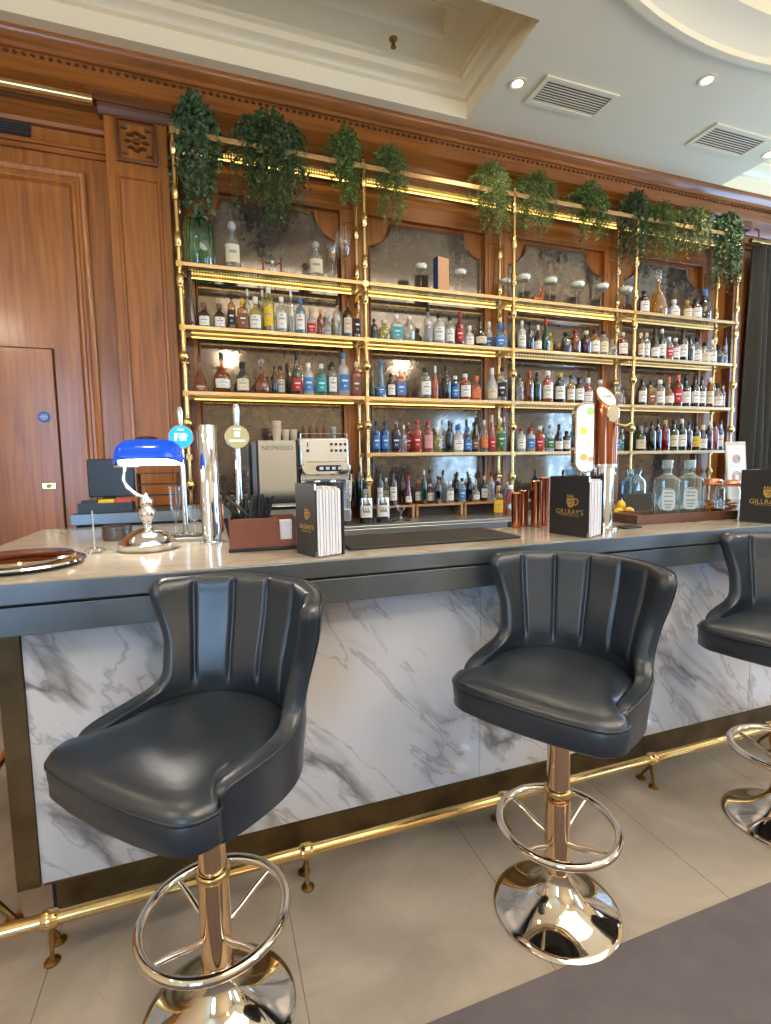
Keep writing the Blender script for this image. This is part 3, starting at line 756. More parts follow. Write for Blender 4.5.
    def surf(th, z, tm, e, f):
        # lean back and flare outward toward the top
        up = smoothstep(0.80, 1.08, z)
        rr = 0.216 + 0.036 * up + 0.012 * smoothstep(0.66, 0.8, z)
        x, y = plan_pt(th, rr)
        if abs(th) > R(90): y -= 0.05 * smoothstep(R(90), R(118), abs(th))
        wing = smoothstep(R(38), R(72), abs(th)) * up
        x += math.copysign(0.012 * wing, th); y += 0.015 * up
        # arms run forward nearly straight
        n_ = Vector((x, y, 0)).normalized()
        puff = 0.0
        if z > 0.79:
            dmin = min(abs(th - s) for s in seams)
            g = smoothstep(0.0, R(2.6), dmin)
            puff = -0.010 * (1 - g) + 0.005 * math.sin(min(1, dmin / R(12.5)) * PI / 2)
            puff *= smoothstep(0.79, 0.84, z) * (1 - 0.6 * smoothstep(1.06, 1.084, z))
        return x, y, n_, puff
    for j, (tm, z) in enumerate(edge):
        tj = j / (nt_ - 1)
        ez = 1 - smoothstep(0.90, 1.0, tj)            # closes at the top
        e_top = math.sqrt(max(0, 1 - ((tj - 0.86) / 0.14) ** 2)) if tj > 0.86 else 1
        ri = []; ro = []
        for i in range(nS):
            u = -1 + 2 * i / (nS - 1); s = math.sin(u * PI / 2) * 0.35 + u * 0.65
            th = R(tm) * s
            es = math.sqrt(max(0, 1 - ((abs(s) - 0.93) / 0.07) ** 2)) if abs(s) > 0.93 else 1
            T = 0.046 * es * e_top
            zz = z + (0.006 * math.cos(th) if z > 1.0 else 0)
            x, y, n_, puff = surf(th, z, tm, es, 0)
            pu = puff * es * e_top
            arm = 0.0
            ri.append((x - n_.x * (T * 0.5 + pu), y - n_.y * (T * 0.5 + pu), zz)); ro.append((x + n_.x * T * 0.5, y + n_.y * T * 0.5, zz))
        rows_in.append(ri); rows_out.append(ro)
    mb = MB(); mb.grid(rows_in)
    mb.build('backrest', M_LEATHER, t, angle=180, fix=False)
    mb = MB(); mb.grid(rows_out); n = nS
    mb.grid([rows_in[0], rows_out[0]])
    mb.build('back_shell', M_LEATHER, t, angle=60, fix=True)
    # piping along the outer rim
    path = []
    def rim(j, s):
        tm, z = edge[j]; th = R(tm) * s
        x, y, n_, _ = surf(th, z, tm, 0, 0)
        return (x + n_.x * 0.020, y + n_.y * 0.020, z + (0.006 * math.cos(th) if z > 1.0 else 0))
    path = [rim(j, -0.955) for j in range(0, nt_ - 4)] + [rim(nt_ - 3, -0.93 + 1.86 * i / 40) for i in range(41)] + [rim(j, 0.955) for j in range(nt_ - 5, -1, -1)]
    MB().tube(path, 0.0042, 8).build('back_piping', M_PIPING, t, angle=180)
    for ch in t.children:
        if ch.name.split('.')[0] in ('seat_band', 'seat_cushion', 'seat_piping', 'backrest', 'back_shell', 'back_piping'): ch.location.y = -0.022
    return t
def copy_tree(o, parent=None):
    c = o.copy(); C.objects.link(c)
    if parent is not None: c.parent = parent
    for ch in list(o.children): copy_tree(ch, c)
    return c
st1 = make_stool('nearest dark leather bar stool, at left, its base cut by the frame')
st1.location = (-0.034, 1.250, 0); st1.rotation_euler.z = R(-47)
st2 = copy_tree(st1); st2.location = (0.972, 1.214, 0); st2.rotation_euler.z = R(-59)
st2['label'] = 'dark leather bar stool in the middle, edge of the grey carpet at its base'
st3 = copy_tree(st1); st3.location = (2.035, 1.235, 0); st3.rotation_euler.z = R(-72)
st3['label'] = 'farthest dark leather bar stool, cut by the right edge of the picture'

# ------------------------------------------------------------------ brass shelf unit
ZS = [2.775, 2.360, 1.918, 1.485]
su = thing('brass_shelf_unit', 'tall brass and glass shelving in four bays on the back counter', 'shelves', (2.5, 3.9, 0.95), world=True)
M_SHELFGLASS = GLASS('shelf_glass', (0.86, 0.93, 0.86), fres=0.3)
M_LED = EM('warm_led', (1.0, 0.60, 0.14), LED_STRENGTH)
M_LEDW = EM('dim_led', (1.0, 0.72, 0.28), LED_STRENGTH * 0.35)
M_RAIL = P('shelf_rail_brass', srgb(204, 170, 122), 0.4, 1.0, rvar=0.08, vscale=12)
ZT = 3.615
def post(x, y, z0):
    mb = MB(); mb.tube([(x, y, z0), (x, y, ZT + 0.02)], 0.0145, 12)
    mb.lathe([(0, 0), (0.03, 0), (0.03, 0.006), (0.018, 0.012), (0.016, 0.03), (0, 0.03)], 14, (x, y, z0))
    for i, z in enumerate((1.27, 1.70, 2.15)):       # ball knobs
        mb.lathe([(0.0145, -0.05), (0.019, -0.045), (0.019, -0.036), (0.026, -0.028), (0.034, -0.012), (0.036, 0.0), (0.034, 0.012), (0.026, 0.028), (0.019, 0.036), (0.019, 0.045), (0.0145, 0.05)], 14, (x, y, z))
    for z in (2.66, 2.92, 3.22, 3.50):             # faceted sleeves
        mb.lathe([(0.0145, -0.055), (0.021, -0.05), (0.021, -0.035), (0.025, -0.03), (0.025, 0.03), (0.021, 0.035), (0.021, 0.05), (0.0145, 0.055)], 8, (x, y, z))
    for z in ZS + [ZT]:
        mb.box(x - 0.019, x + 0.019, y - 0.019, y + 0.019, z - 0.035, z + 0.004)
    mb.lathe([(0.0145, 0), (0.02, 0.004), (0.02, 0.012), (0, 0.02)], 12, (x, y, ZT + 0.015))
    mb.build('post', M_BRASS, su)
for x in PX:
    post(x, YF, 0.952); post(x, YR, 0.952)
for k in range(4):
    a, b = PX[k], PX[k + 1]
    for i, z in enumerate(ZS + [ZT]):
        if i == 3 and k == 0: continue
        if i < 4:
            MB().box(a + 0.02, b - 0.02, YF + 0.010, YR - 0.010, z - 0.010, z).build('glass_shelf', M_SHELFGLASS, su, smooth=False)
        hh = 0.024 if i < 4 else 0.032
        MB().box(a + 0.015, b - 0.015, YF - 0.012, YF + 0.010, z - hh, z + 0.003).build('front_rail', M_RAIL, su, smooth=False, bevel=0.002)
        MB().box(a + 0.015, b - 0.015, YR - 0.010, YR + 0.010, z - 0.026, z + 0.001).build('rear_rail', M_RAIL, su, smooth=False, bevel=0.002)
        if i < 5:
            bright = k < 2 or (k == 2 and i in (0, 4))
            mb = MB(); n = 62 if bright else 40
            for q in range(n):
                xx = a + 0.06 + (b - a - 0.12) * q / (n - 1)
                mb.box(xx - 0.0055, xx + 0.0055, YR - 0.020, YR - 0.011, z - 0.030, z - 0.022)
            if not (i == 3):
                mb.build('led_strip', M_LED if bright else M_LEDW, su, smooth=False)
    MB().box(a + 0.015, b - 0.015, YF + 0.01, YR - 0.01, ZT - 0.012, ZT - 0.002).build('top_glass', M_SHELFGLASS, su, smooth=False)
for x in PX:
    for z in ZS + [ZT]: MB().box(x - 0.008, x + 0.008, YF + 0.015, YR - 0.015, z - 0.024, z - 0.004).build('side_rail', M_RAIL, su, smooth=False)

# ------------------------------------------------------------------ back counter
bc = thing('back_counter', 'stainless steel back counter under the bottle shelves', 'counter', (2.5, 3.8, 0), world=True)
MB().box(0.02, 5.28, 3.50, 4.068, 0.93, 0.952).box(0.02, 5.28, 3.50, 3.515, 0.865, 0.93).build('worktop', M_STEEL, bc, smooth=False, bevel=0.003)
MB().box(0.04, 5.26, 3.54, 4.068, 0.0, 0.93).build('carcass', M_RUBBER, bc, smooth=False)
mb = MB()
for i in range(6): MB().box(0.06 + i * 0.86, 0.06 + i * 0.86 + 0.84, 3.527, 3.54, 0.12, 0.84).build('door', M_STEEL, bc, smooth=False)

# ------------------------------------------------------------------ bottles
GCOL = dict(
    c=('clear', GLASS('bottle_clear', (0.92, 0.95, 0.93), 0.20, (0.85, 0.88, 0.82))),
    f=('frosted white', GLASS('bottle_frost', (0.8, 0.84, 0.84), 0.72, (0.82, 0.84, 0.82), 0.25)),
    a=('amber', GLASS('bottle_amber', (0.72, 0.30, 0.06), 0.35, srgb(176, 84, 22))),
    h=('honey', GLASS('bottle_honey', (0.92, 0.62, 0.18), 0.35, srgb(214, 156, 50))),
    n=('brown', GLASS('bottle_brown', (0.22, 0.07, 0.02), 0.35, srgb(78, 34, 16))),
    k=('black', GLASS('bottle_black', (0.03, 0.035, 0.03), 0.6, (0.012, 0.014, 0.014))),
    g=('green', GLASS('bottle_green', (0.06, 0.30, 0.10), 0.4, srgb(30, 92, 46))),
    d=('dark green', GLASS('bottle_dark_green', (0.03, 0.10, 0.04), 0.5, srgb(16, 34, 22))),
    b=('blue', GLASS('bottle_blue', (0.08, 0.30, 0.62), 0.5, srgb(30, 116, 176))),
    s=('navy', GLASS('bottle_navy', (0.02, 0.04, 0.14), 0.5, srgb(20, 34, 78))),
    l=('pale blue', GLASS('bottle_pale_blue', (0.56, 0.76, 0.88), 0.4, srgb(130, 180, 205))),
    t=('teal', GLASS('bottle_teal', (0.45, 0.80, 0.74), 0.4, srgb(110, 184, 170))),
    r=('red', GLASS('bottle_red', (0.62, 0.03, 0.04), 0.5, srgb(178, 24, 34))),
    o=('orange', GLASS('bottle_orange', (0.95, 0.36, 0.10), 0.5, srgb(232, 112, 50))),
    p=('pink', GLASS('bottle_pink', (0.95, 0.48, 0.46), 0.45, srgb(226, 128, 120))),
    v=('purple', GLASS('bottle_purple', (0.25, 0.05, 0.20), 0.5, srgb(94, 26, 74))),
    y=('pale yellow', GLASS('bottle_yellow', (0.90, 0.88, 0.42), 0.35, srgb(214, 206, 110))),
)
LCOL = {k: (n, P('print_' + n.replace(' ', '_'), srgb(*c), 0.55)) for k, n, c in [
    ('w', 'white', (232, 230, 224)), ('c', 'cream', (222, 208, 176)), ('k', 'black', (26, 26, 28)), ('b', 'blue', (60, 120, 190)), ('t', 'teal', (40, 156, 168)),
    ('r', 'red', (176, 36, 34)), ('o', 'orange', (220, 110, 40)), ('y', 'yellow', (226, 186, 30)), ('n', 'brown', (120, 74, 44)), ('g', 'grey', (150, 150, 152)),
    ('d', 'gold', (196, 156, 80)), ('p', 'pink', (216, 150, 150)), ('s', 'navy', (34, 44, 80)), ('e', 'green', (50, 110, 60))]}
SHP = dict(
    B=('tall', [(0, 0), (.93, 0), (1, .015), (1, .60), (.90, .66), (.5, .73), (.33, .77), (.31, .93)], (.14, .50), .86, .34, 2),
    U=('sloping', [(0, 0), (.93, 0), (1, .015), (1, .42), (.85, .55), (.5, .68), (.33, .78), (.30, .93)], (.10, .38), .80, .34, 2),
    G=('round-shouldered', [(0, 0), (.93, 0), (1, .02), (1, .60), (.93, .68), (.68, .745), (.38, .78), (.36, .90)], (.14, .55), .86, .42, 2),
    Q=('square', [(0, 0), (.95, 0), (1, .02), (1, .62), (.93, .68), (.42, .73), (.36, .77), (.34, .90)], (.12, .54), .85, .42, 6),
    S=('squat', [(0, 0), (.93, 0), (1, .03), (1, .50), (.88, .60), (.5, .68), (.36, .72), (.35, .86)], (.10, .46), .80, .46, 3),
    R=('globe-shaped', [(0, 0), (.5, 0), (.8, .05), (1, .20), (.98, .36), (.75, .50), (.34, .60), (.2, .68), (.18, .90)], (.12, .34), .84, .24, 2),
    K=('tapering', [(0, 0), (.95, 0), (1, .02), (.95, .16), (.66, .48), (.42, .74), (.34, .84), (.32, .94)], (.10, .30), .88, .38, 2),
    Y=('pyramid-shaped', [(0, 0), (.97, 0), (1, .04), (.85, .20), (.5, .46), (.22, .66), (.16, .76), (.15, .90)], (.04, .22), .84, .2, 2.4),
    D=('decanter', [(0, 0), (.80, 0), (.98, .06), (1, .18), (.9, .34), (.55, .50), (.22, .58), (.18, .72), (.28, .76)], (.12, .30), .74, .34, 2),
)
rnd = random.Random(7)
def shade_prof(prof, z):
    for (r0, z0), (r1, z1) in zip(prof[1:], prof[2:]):
        if z0 <= z <= z1 and z1 > z0: return r0 + (r1 - r0) * (z - z0) / (z1 - z0)
    return prof[-1][0]
def bottle(x, y, z, w, h, shape, gl, cap, lab, label, group, rz=None, seg=18, name='liquor_bottle'):
    sname, prof, (l0, l1), c0, cr, ex = SHP[shape]
    r = w / 2 * (0.90 if ex > 2 else 0.98)
    t = thing(name, label, 'bottle', (x, y, z), rz if rz is not None else rnd.uniform(-0.2, 0.2) + math.atan2(-x, y) * 0.6, group)
    MB().lathe([(a * r, b * h) for a, b in prof], seg, ex=ex).build('bottle_glass', GCOL[gl][1], t, angle=50)
    # cap or stopper
    cm = LCOL[cap][1] if cap in LCOL else M_CLEAR
    k = cr * r
    if shape in 'D' or cap == '*':
        MB().lathe([(k * .6, c0 * h - .004), (k * .7, c0 * h), (k * .6, c0 * h + .01), (k * 1.15, (c0 + .10) * h), (k * 1.25, (c0 + .16) * h), (k * .9, .985 * h), (0, h)], 14).build('stopper', cm if cap != '*' else M_CLEAR, t, angle=60)
    else:
        MB().lathe([(k * .96, c0 * h), (k * 1.04, c0 * h + .002), (k * 1.02, h * .985), (k * .8, h), (0, h)], 14).build('cap', cm, t, angle=50)
    # wrapped paper label with a printed block
    if lab != '-':
        nz, na = 9, 13; rows = []
        half = R(54 if ex <= 3 else 46)
        for j in range(nz + 1):
            zz = (l0 + (l1 - l0) * j / nz)
            rp = shade_prof(prof, zz) * r + 0.0012
            row = []
            for i in range(na + 1):
                a = -PI / 2 - half + 2 * half * i / na
                ca, sa = math.cos(a), math.sin(a)
                q = 1.0 if ex == 2 else 1 / ((abs(ca) ** ex + abs(sa) ** ex) ** (1 / ex))
                row.append((rp * q * ca, rp * q * sa, zz * h))
            rows.append(row)
        mb = MB(); mb.grid(rows)
        for j in range(nz):
            for i in range(na):
                f = j * na + i
                if (j == 5 and 3 <= i <= 9) or (j == 2 and 4 <= i <= 8 and i % 2): mb.m[f] = 1
                if j == 7 and 5 <= i <= 7 and lab in 'wcg': mb.m[f] = 2
        ink = LCOL['g'][1] if lab in 'wcygdpo' else LCOL['w'][1]
        mb.build('label', [LCOL[lab][1], ink, LCOL['d' if lab in 'wc' else 'w'][1]], t, angle=180)
    return t
ORD = ['first', 'second', 'third', 'fourth', 'fifth', 'sixth', 'seventh', 'eighth', 'ninth', 'tenth', 'eleventh', 'twelfth', 'thirteenth', 'fourteenth', 'fifteenth', 'sixteenth', 'seventeenth', 'eighteenth', 'nineteenth', 'twentieth', 'twenty-first', 'twenty-second']
def pxw(px, py, y, w):
    a = at(px - w / 2, py, y=y); b = at(px + w / 2, py, y=y)
    return math.hypot(b[0] - a[0], 0) * 0.94
BAY = ['far left', 'second', 'third', 'far right']
ROWN = {0: 'top', 1: 'second', 2: 'third', 3: 'lowest'}
def row_of_bottles(spec, zi, bay):
    items = [q.split(',') for q in spec.split()]
    z = ZS[zi] + 0.001
    items.sort(key=lambda q: float(q[0]))
    rows_x = {3.868: -9.0, 3.955: -9.0}
    for i, q in enumerate(items):
        px, top, w = float(q[0]), float(q[1]), float(q[2]); sh, gl, cap, lab = q[3], q[4], q[5], q[6]
        yy = 3.868
        ww = min(pxw(px, top + 10, yy, w), 0.125 if sh in 'YRD' else 0.10)
        xx = at(px, top, y=yy)[0]
        if xx - ww / 2 < rows_x[3.868] + 0.002:
            over = rows_x[3.868] + 0.002 - (xx - ww / 2)
            if over > 0.02 and at(px, top, y=3.955)[0] - ww / 2 > rows_x[3.955] and ww < 0.105: yy = 3.955; ww = min(ww, 0.072)
        p = at(px, top, y=yy)
        x = max(p[0], rows_x[yy] + 0.002 + ww / 2, PX[bay] + 0.022 + ww / 2)
        lim = PX[bay + 1] - 0.022
        if x + ww / 2 > lim:
            x = lim - ww / 2
            if x - ww / 2 < rows_x[yy]: ww = max(0.03, lim - rows_x[yy] - 0.003); x = lim - ww / 2
        rows_x[yy] = x + ww / 2
        h = max(0.10, min(p[2] - z, 0.40))
        size = SHP[sh][0]
        d = '%s %s bottle' % (size, GCOL[gl][0]) if sh != 'D' else '%s glass decanter' % GCOL[gl][0]
        if lab != '-': d += ', %s label' % LCOL[lab][0]
        lb = '%s, %s from left on %s shelf, %s bay' % (d, ORD[i], ROWN[zi], BAY[bay])
        bottle(x, yy, z, ww, h, sh, gl, cap, lab, lb, 'bottles on the %s shelf of the %s bay' % (ROWN[zi], BAY[bay]))
# second shelf
row_of_bottles('188,270,12,K,n,k,- 204,303,13,S,n,n,w 219,304,13,S,n,n,w 231,294,9,G,h,k,k 242,299,13,Q,h,y,n 247,289,7,B,c,w,- 255,297,14,S,y,w,w 262,290,8,B,c,w,- 268,287,12,G,y,w,y 281,297,12,G,c,w,w 289,291,8,B,c,w,- 300,298,11,G,l,b,w 311,309,11,S,f,d,r 320,310,8,G,a,d,- 327,312,13,S,f,w,w 337,300,10,B,c,k,- 347,302,10,G,n,n,c 357,303,11,G,h,k,k', 1, 0)
row_of_bottles('374,319,7,G,s,k,- 384,320,13,S,y,c,- 396,315,12,Q,c,w,t 409,316,12,G,c,w,- 428,307,9,B,c,k,g 439,314,12,G,f,k,w 450,317,10,G,c,k,w 460,312,9,B,r,r,r 469,326,10,S,f,w,w 477,317,13,R,k,k,c 489,322,11,S,f,w,b 500,324,11,S,l,b,b 508,325,9,S,c,b,t', 1, 1)
row_of_bottles('522,321,8,B,f,w,w 530,322,8,B,k,k,- 538,325,8,U,v,w,w 545,319,8,U,g,r,- 550,333,6,G,y,y,y 566,332,12,S,s,k,- 575,330,10,G,a,r,- 586,331,11,G,v,c,- 594,330,9,G,h,k,w 603,331,9,G,c,k,c 612,338,12,S,c,*,- 628,333,10,G,a,c,w', 1, 2)
row_of_bottles('641,333,6,G,a,c,c 646,333,6,G,c,c,w 655,329,8,U,n,k,w 662,329,7,B,g,w,w 669,337,7,G,c,w,r 675,338,7,G,a,w,w 682,329,8,B,n,k,w 689,336,7,G,n,k,- 697,337,8,S,c,k,w 705,342,8,S,c,k,c 712,340,7,S,c,w,w 719,345,7,S,n,k,- 725,346,6,S,c,g,- 731,332,8,U,v,k,s', 1, 3)
# third shelf
row_of_bottles('199,356,22,Y,a,n,n 221,353,20,R,a,k,w 242,362,15,S,s,k,c 261,358,19,D,a,*,- 274,366,7,B,k,k,- 280,366,13,G,h,k,w 296,352,12,U,d,k,r 308,363,12,G,f,w,b 321,364,12,G,t,w,t 332,362,10,G,c,k,w 343,353,13,B,f,b,b 356,362,11,Q,p,c,n', 2, 0)
row_of_bottles('372,371,6,U,g,g,- 381,361,11,K,l,b,b 390,374,9,G,k,k,w 400,369,11,Q,o,w,b 425,368,12,G,c,k,w 435,366,7,U,o,w,- 446,366,10,B,k,k,- 454,376,9,G,b,w,b 465,374,12,G,p,w,w 476,376,12,S,p,o,o 492,368,12,U,f,w,c 504,367,9,G,c,k,k', 2, 1)
row_of_bottles('520,374,7,B,c,k,- 529,371,9,G,a,r,- 537,372,8,G,g,k,- 548,371,10,G,p,w,w 560,373,10,G,s,d,w 571,375,8,B,h,k,w 578,377,9,G,n,k,w 588,378,10,S,p,w,w 600,380,9,G,c,w,- 618,384,16,S,c,*,- 630,390,7,R,h,d,-', 2, 2)
row_of_bottles('642,379,8,G,n,k,w 651,381,9,Q,h,k,n 660,380,9,G,c,w,w 669,377,9,R,h,o,w 678,375,8,G,a,o,r 686,377,8,B,n,k,w 695,376,8,B,n,k,w 702,376,7,B,n,k,w 710,378,7,G,a,w,c 718,383,9,S,c,k,w 728,386,8,G,a,c,c', 2, 3)
# lowest shelf
row_of_bottles('376,421,9,G,b,s,b 385,421,9,G,b,s,b 396,421,10,G,v,v,s 402,425,6,B,c,w,- 408,422,12,G,r,v,r 417,420,9,G,o,r,r 428,421,10,G,p,r,p 436,427,9,S,y,w,- 442,420,8,B,c,d,w 449,421,7,B,s,k,- 457,425,12,S,f,b,w 467,427,9,S,b,b,b 475,418,8,U,n,k,n 484,420,8,B,c,w,o 492,415,8,U,p,c,r 500,418,9,G,y,w,e 507,417,8,G,t,w,t', 3, 1)
row_of_bottles('521,428,9,G,f,r,w 531,428,8,G,f,r,b 540,426,9,G,o,w,r 550,425,8,B,c,g,e 559,424,8,U,s,k,w 566,431,8,G,k,k,w 573,424,8,G,t,k,t 617,432,8,S,c,d,b 624,429,10,G,c,w,e', 3, 2)
row_of_bottles('641,426,10,S,g,g,c 646,428,9,S,g,g,c 652,421,7,B,d,k,- 657,419,6,B,s,k,- 664,420,9,G,r,d,- 674,420,8,B,g,k,c 682,419,8,B,g,w,w 689,421,6,B,n,k,- 696,422,8,B,d,k,y 703,425,7,S,s,c,w 709,421,6,B,v,c,- 714,422,6,G,p,k,- 721,420,8,B,l,k,w 728,421,7,B,g,r,c', 3, 3)
# bottles on the wooden risers over the back counter
ZRIS = 1.058
items = '352,468,7,B,d,k,- 359,466,7,B,d,k,- 365,472,7,B,g,k,w 380,469,7,B,d,k,w 386,478,7,G,c,w,c 393,468,9,B,n,k,w 402,472,7,B,n,k,- 408,476,10,K,r,r,w 418,480,7,B,a,o,w 424,470,6,B,g,w,- 430,484,9,G,a,c,w 438,476,7,B,k,k,- 443,470,6,B,c,k,- 450,481,9,G,c,w,w 457,472,7,B,n,k,- 462,478,8,G,c,k,b 470,474,7,B,k,w,- 476,480,9,R,c,d,w 484,476,8,B,n,c,w 491,472,7,B,c,k,- 498,478,7,G,k,w,- 507,482,8,B,l,w,- 536,482,8,B,s,k,w 543,478,8,B,n,k,- 556,480,8,B,c,w,w 563,470,7,B,s,k,b 571,482,8,G,n,k,w'.split()
for i, q in enumerate(items):
    q = q.split(','); px, top, w = float(q[0]), float(q[1]), float(q[2])
    yy = 3.885 if i % 2 else 3.955
    p = at(px, top, y=yy); ww = min(pxw(px, top, yy, w), 0.068)
    d = '%s %s bottle' % (SHP[q[3]][0], GCOL[q[4]][0]) + ('' if q[6] == '-' else ', %s label' % LCOL[q[6]][0])
    bottle(p[0], yy, ZRIS + 0.001, ww, min(p[2] - ZRIS, 0.36), q[3], q[4], q[5], q[6], '%s, %s from left on the wooden risers' % (d, (ORD + ['twenty-third', 'twenty-fourth', 'twenty-fifth', 'twenty-sixth', 'twenty-seventh', 'twenty-eighth'])[i]), 'bottles on the wooden risers')
M_LWOOD = WOOD('pale_wood', srgb(190, 150, 104), srgb(160, 118, 76), 'X', 0.5, 0.0)
for k, (x0, x1) in enumerate([(1.16, 1.60), (1.615, 2.05), (2.065, 2.47), (2.53, 2.95)]):
    t = thing('wooden_riser', 'pale wooden display riser under the bottles, %s from left' % ORD[k], 'riser', ((x0 + x1) / 2, 3.94, 0.953), group='wooden bottle risers')
    w = (x1 - x0) / 2
    MB().box(-w, w, -0.085, 0.048, 0.088, ZRIS - 0.953).build('top', M_LWOOD, t, bevel=0.003)
    for sx_ in (-w, w - 0.02): MB().box(sx_, sx_ + 0.02, -0.083, 0.046, 0, 0.088).build('leg_panel', M_LWOOD, t, bevel=0.002)
    MB().box(-w + 0.02, w - 0.02, 0.030, 0.046, 0, 0.088).build('back_panel', P('riser_dark', (0.05, 0.035, 0.025), 0.6), t, smooth=False)

# ------------------------------------------------------------------ things on the top shelf
def px_on(px, y, z):     # x on a given depth and height
    return at(px, 260, y=y)[0]
zA = ZS[0] + 0.001
t = thing('glass_jar', 'large green glass jar with lid on the top shelf, far left', 'jar', (px_on(197, 3.90, zA) + 0.02, 3.905, zA))
MB().lathe([(0, 0), (0.098, 0), (0.105, 0.012), (0.105, 0.285), (0.09, 0.31), (0.084, 0.318)], 32, cap=True).build('jar_glass', GLASS('green_jar', (0.36, 0.72, 0.44), 0.12, srgb(40, 150, 80)), t)
MB().lathe([(0, 0.318), (0.09, 0.318), (0.092, 0.330), (0.075, 0.35), (0.02, 0.358), (0.018, 0.372), (0.026, 0.385), (0, 0.392)], 28).build('lid', GLASS('green_lid', (0.20, 0.42, 0.24), 0.3, srgb(30, 90, 50)), t)
def apothecary(px, top, w, label):
    y = 3.88; x = at(px, 265, y=y)[0]; h = at(px, top, y=y)[2] - zA; r = pxw(px, 260, y, w) / 2
    t = thing('apothecary_bottle', label, 'bottle', (x, y, zA), math.atan2(-x, y) * 0.6, 'labelled apothecary bottles')
    MB().lathe([(0, 0), (r * .94, 0), (r, .01), (r, h * .52), (r * .85, h * .62), (r * .42, h * .70), (r * .36, h * .78), (r * .48, h * .80), (r * .48, h * .82)], 24).build('bottle_glass', GCOL['c'][1], t)
    MB().lathe([(0, h * .8), (r * .3, h * .82), (r * .52, h * .88), (r * .52, h * .94), (r * .3, h), (0, h)], 16).build('stopper', GCOL['f'][1], t)
    mb = MB(); rows = []
    for j in range(7):
        rows.append([((r + .0015) * math.cos(-PI / 2 + R(52) * (i / 6 - 1)), (r + .0015) * math.sin(-PI / 2 + R(52) * (i / 6 - 1)), h * (.14 + .36 * j / 6)) for i in range(13)])
    mb.grid(rows)
    for i in (3, 4, 5, 6, 7, 8): mb.m[3 * 12 + i] = 1
    mb.build('label', [LCOL['c'][1], LCOL['g'][1]], t, angle=180)
apothecary(233, 222, 18, 'clear apothecary bottle with cream label and round stopper beside the green jar')
apothecary(316, 242, 16, 'clear apothecary bottle with square cream label near the stemmed glasses')
t = thing('cork_stand', 'small brown wooden arch stand on the top shelf, holding a bottle', 'stand', (at(272, 260, y=3.92)[0], 3.92, zA))
for s_ in (-0.065, 0.065):
    MB().tube([(s_, 0, 0), (s_, 0, 0.02), (s_, 0, 0.10), (s_, 0, 0.135), (s_ * 1.02, 0, 0.15)], [0.012, 0.006, 0.007, 0.009, 0.005], 10).build('post', M_OAKD, t)
MB().tube([(-0.065, 0, 0.115), (-0.03, 0, 0.10), (0.0, 0, 0.112), (0.03, 0, 0.10), (0.065, 0, 0.115)], 0.0065, 8).box(-0.075, 0.075, -0.03, 0.03, 0, 0.008).build('cross_bar', M_OAKD, t)
bottle(at(272, 260, y=3.92)[0], 3.90, zA + 0.009, 0.055, 0.105, 'S', 'c', 'w', 'w', 'tiny clear bottle with white label inside the wooden arch stand', 'miniature bottle', 0.0)
def wine_glass(px, top, w, kind, label, group, y=3.90, z=zA, fill=None, name='wine_glass', cat='glass'):
    x = at(px, top + 10, y=y)[0]; h = at(px, top, y=y)[2] - z; r = pxw(px, top, y, w) / 2
    h = max(h, 0.08)
    t = thing(name, label, cat, (x, y, z), 0, group)
    if kind == 'coupe': bowl = [(0.004, .68), (.4, .71), (.82, .79), (.98, .88), (1.0, .97), (.98, 1.0)]
    elif kind == 'balloon': bowl = [(0.004, .42), (.35, .45), (.8, .56), (1.0, .72), (.95, .88), (.8, 1.0)]
    else: bowl = [(0.004, .5), (.5, .55), (.6, .7), (.75, .9), (1.0, 1.0)]
    MB().lathe([(a * r if a > .01 else a, b * h) for a, b in bowl], 24, cap=False).build('bowl', M_CLEAR, t, angle=180)
    MB().lathe([(0, 0), (r * .72, 0), (r * .70, .003), (.008, .009), (.0035, .02), (.0035, (bowl[0][1] - .02) * h), (.008, bowl[0][1] * h + .002)], 18).build('stem', M_CLEAR, t)
    if fill:
        f = [(a, b) for a, b in bowl if b < .93]
        MB().lathe(([(0, f[0][1] * h + .003)] + [(a * r * .95, b * h) for a, b in f[1:]] + [(0, f[-1][1] * h + .004)]) if kind != 'coupe' else [(0, .80 * h), (r * .78, .80 * h), (r * .92, .87 * h), (r * .95, .95 * h), (0, .97 * h)], 20).build('drink_or_rim_light', fill, t)
    return t
M_RIMLIGHT = P('painted_rim_light', srgb(252, 246, 226), 0.6)  # pale fill in the coupes, painted in place of their brightly lit rims
wine_glass(343, 229, 17, 'balloon', 'big balloon wine glass on the top shelf, left of a brass post', 'stemmed glasses on the top shelf')
wine_glass(332, 246, 12, 'flare', 'smaller stemmed glass beside the big balloon glass', 'stemmed glasses on the top shelf', y=3.85, fill=GCOL['h'][1])
for i, (px, top, w) in enumerate([(421, 264, 13), (460, 270, 13), (505, 279, 11), (523, 275, 14), (550, 278, 13), (577, 282, 13), (601, 284, 13), (625, 287, 12)]):
    wine_glass(px, top, w, 'coupe', 'coupe glass with painted bright rim on the top shelf, %s coupe from left' % ORD[i], 'coupe glasses on the top shelf', fill=M_RIMLIGHT, name='coupe_glass')
t = thing('book', 'upright book with dark blue spine and tan cover between two coupes', 'book', (at(441, 280, y=3.90)[0], 3.895, zA), R(14))
hb = at(441, 259, y=3.9)[2] - zA
MB().box(-0.052, 0.052, -0.026, 0.026, 0.003, hb - 0.004).build('pages', M_WHITE, t, smooth=False)
MB().box(-0.056, 0.056, 0.026, 0.030, 0, hb).box(-0.060, -0.056, -0.030, 0.030, 0, hb).build('spine', P('book_blue', srgb(44, 66, 116), 0.5), t, smooth=False)
MB().box(-0.056, 0.056, -0.030, -0.026, 0, hb).build('cover', P('book_tan', srgb(196, 150, 110), 0.5), t, smooth=False)
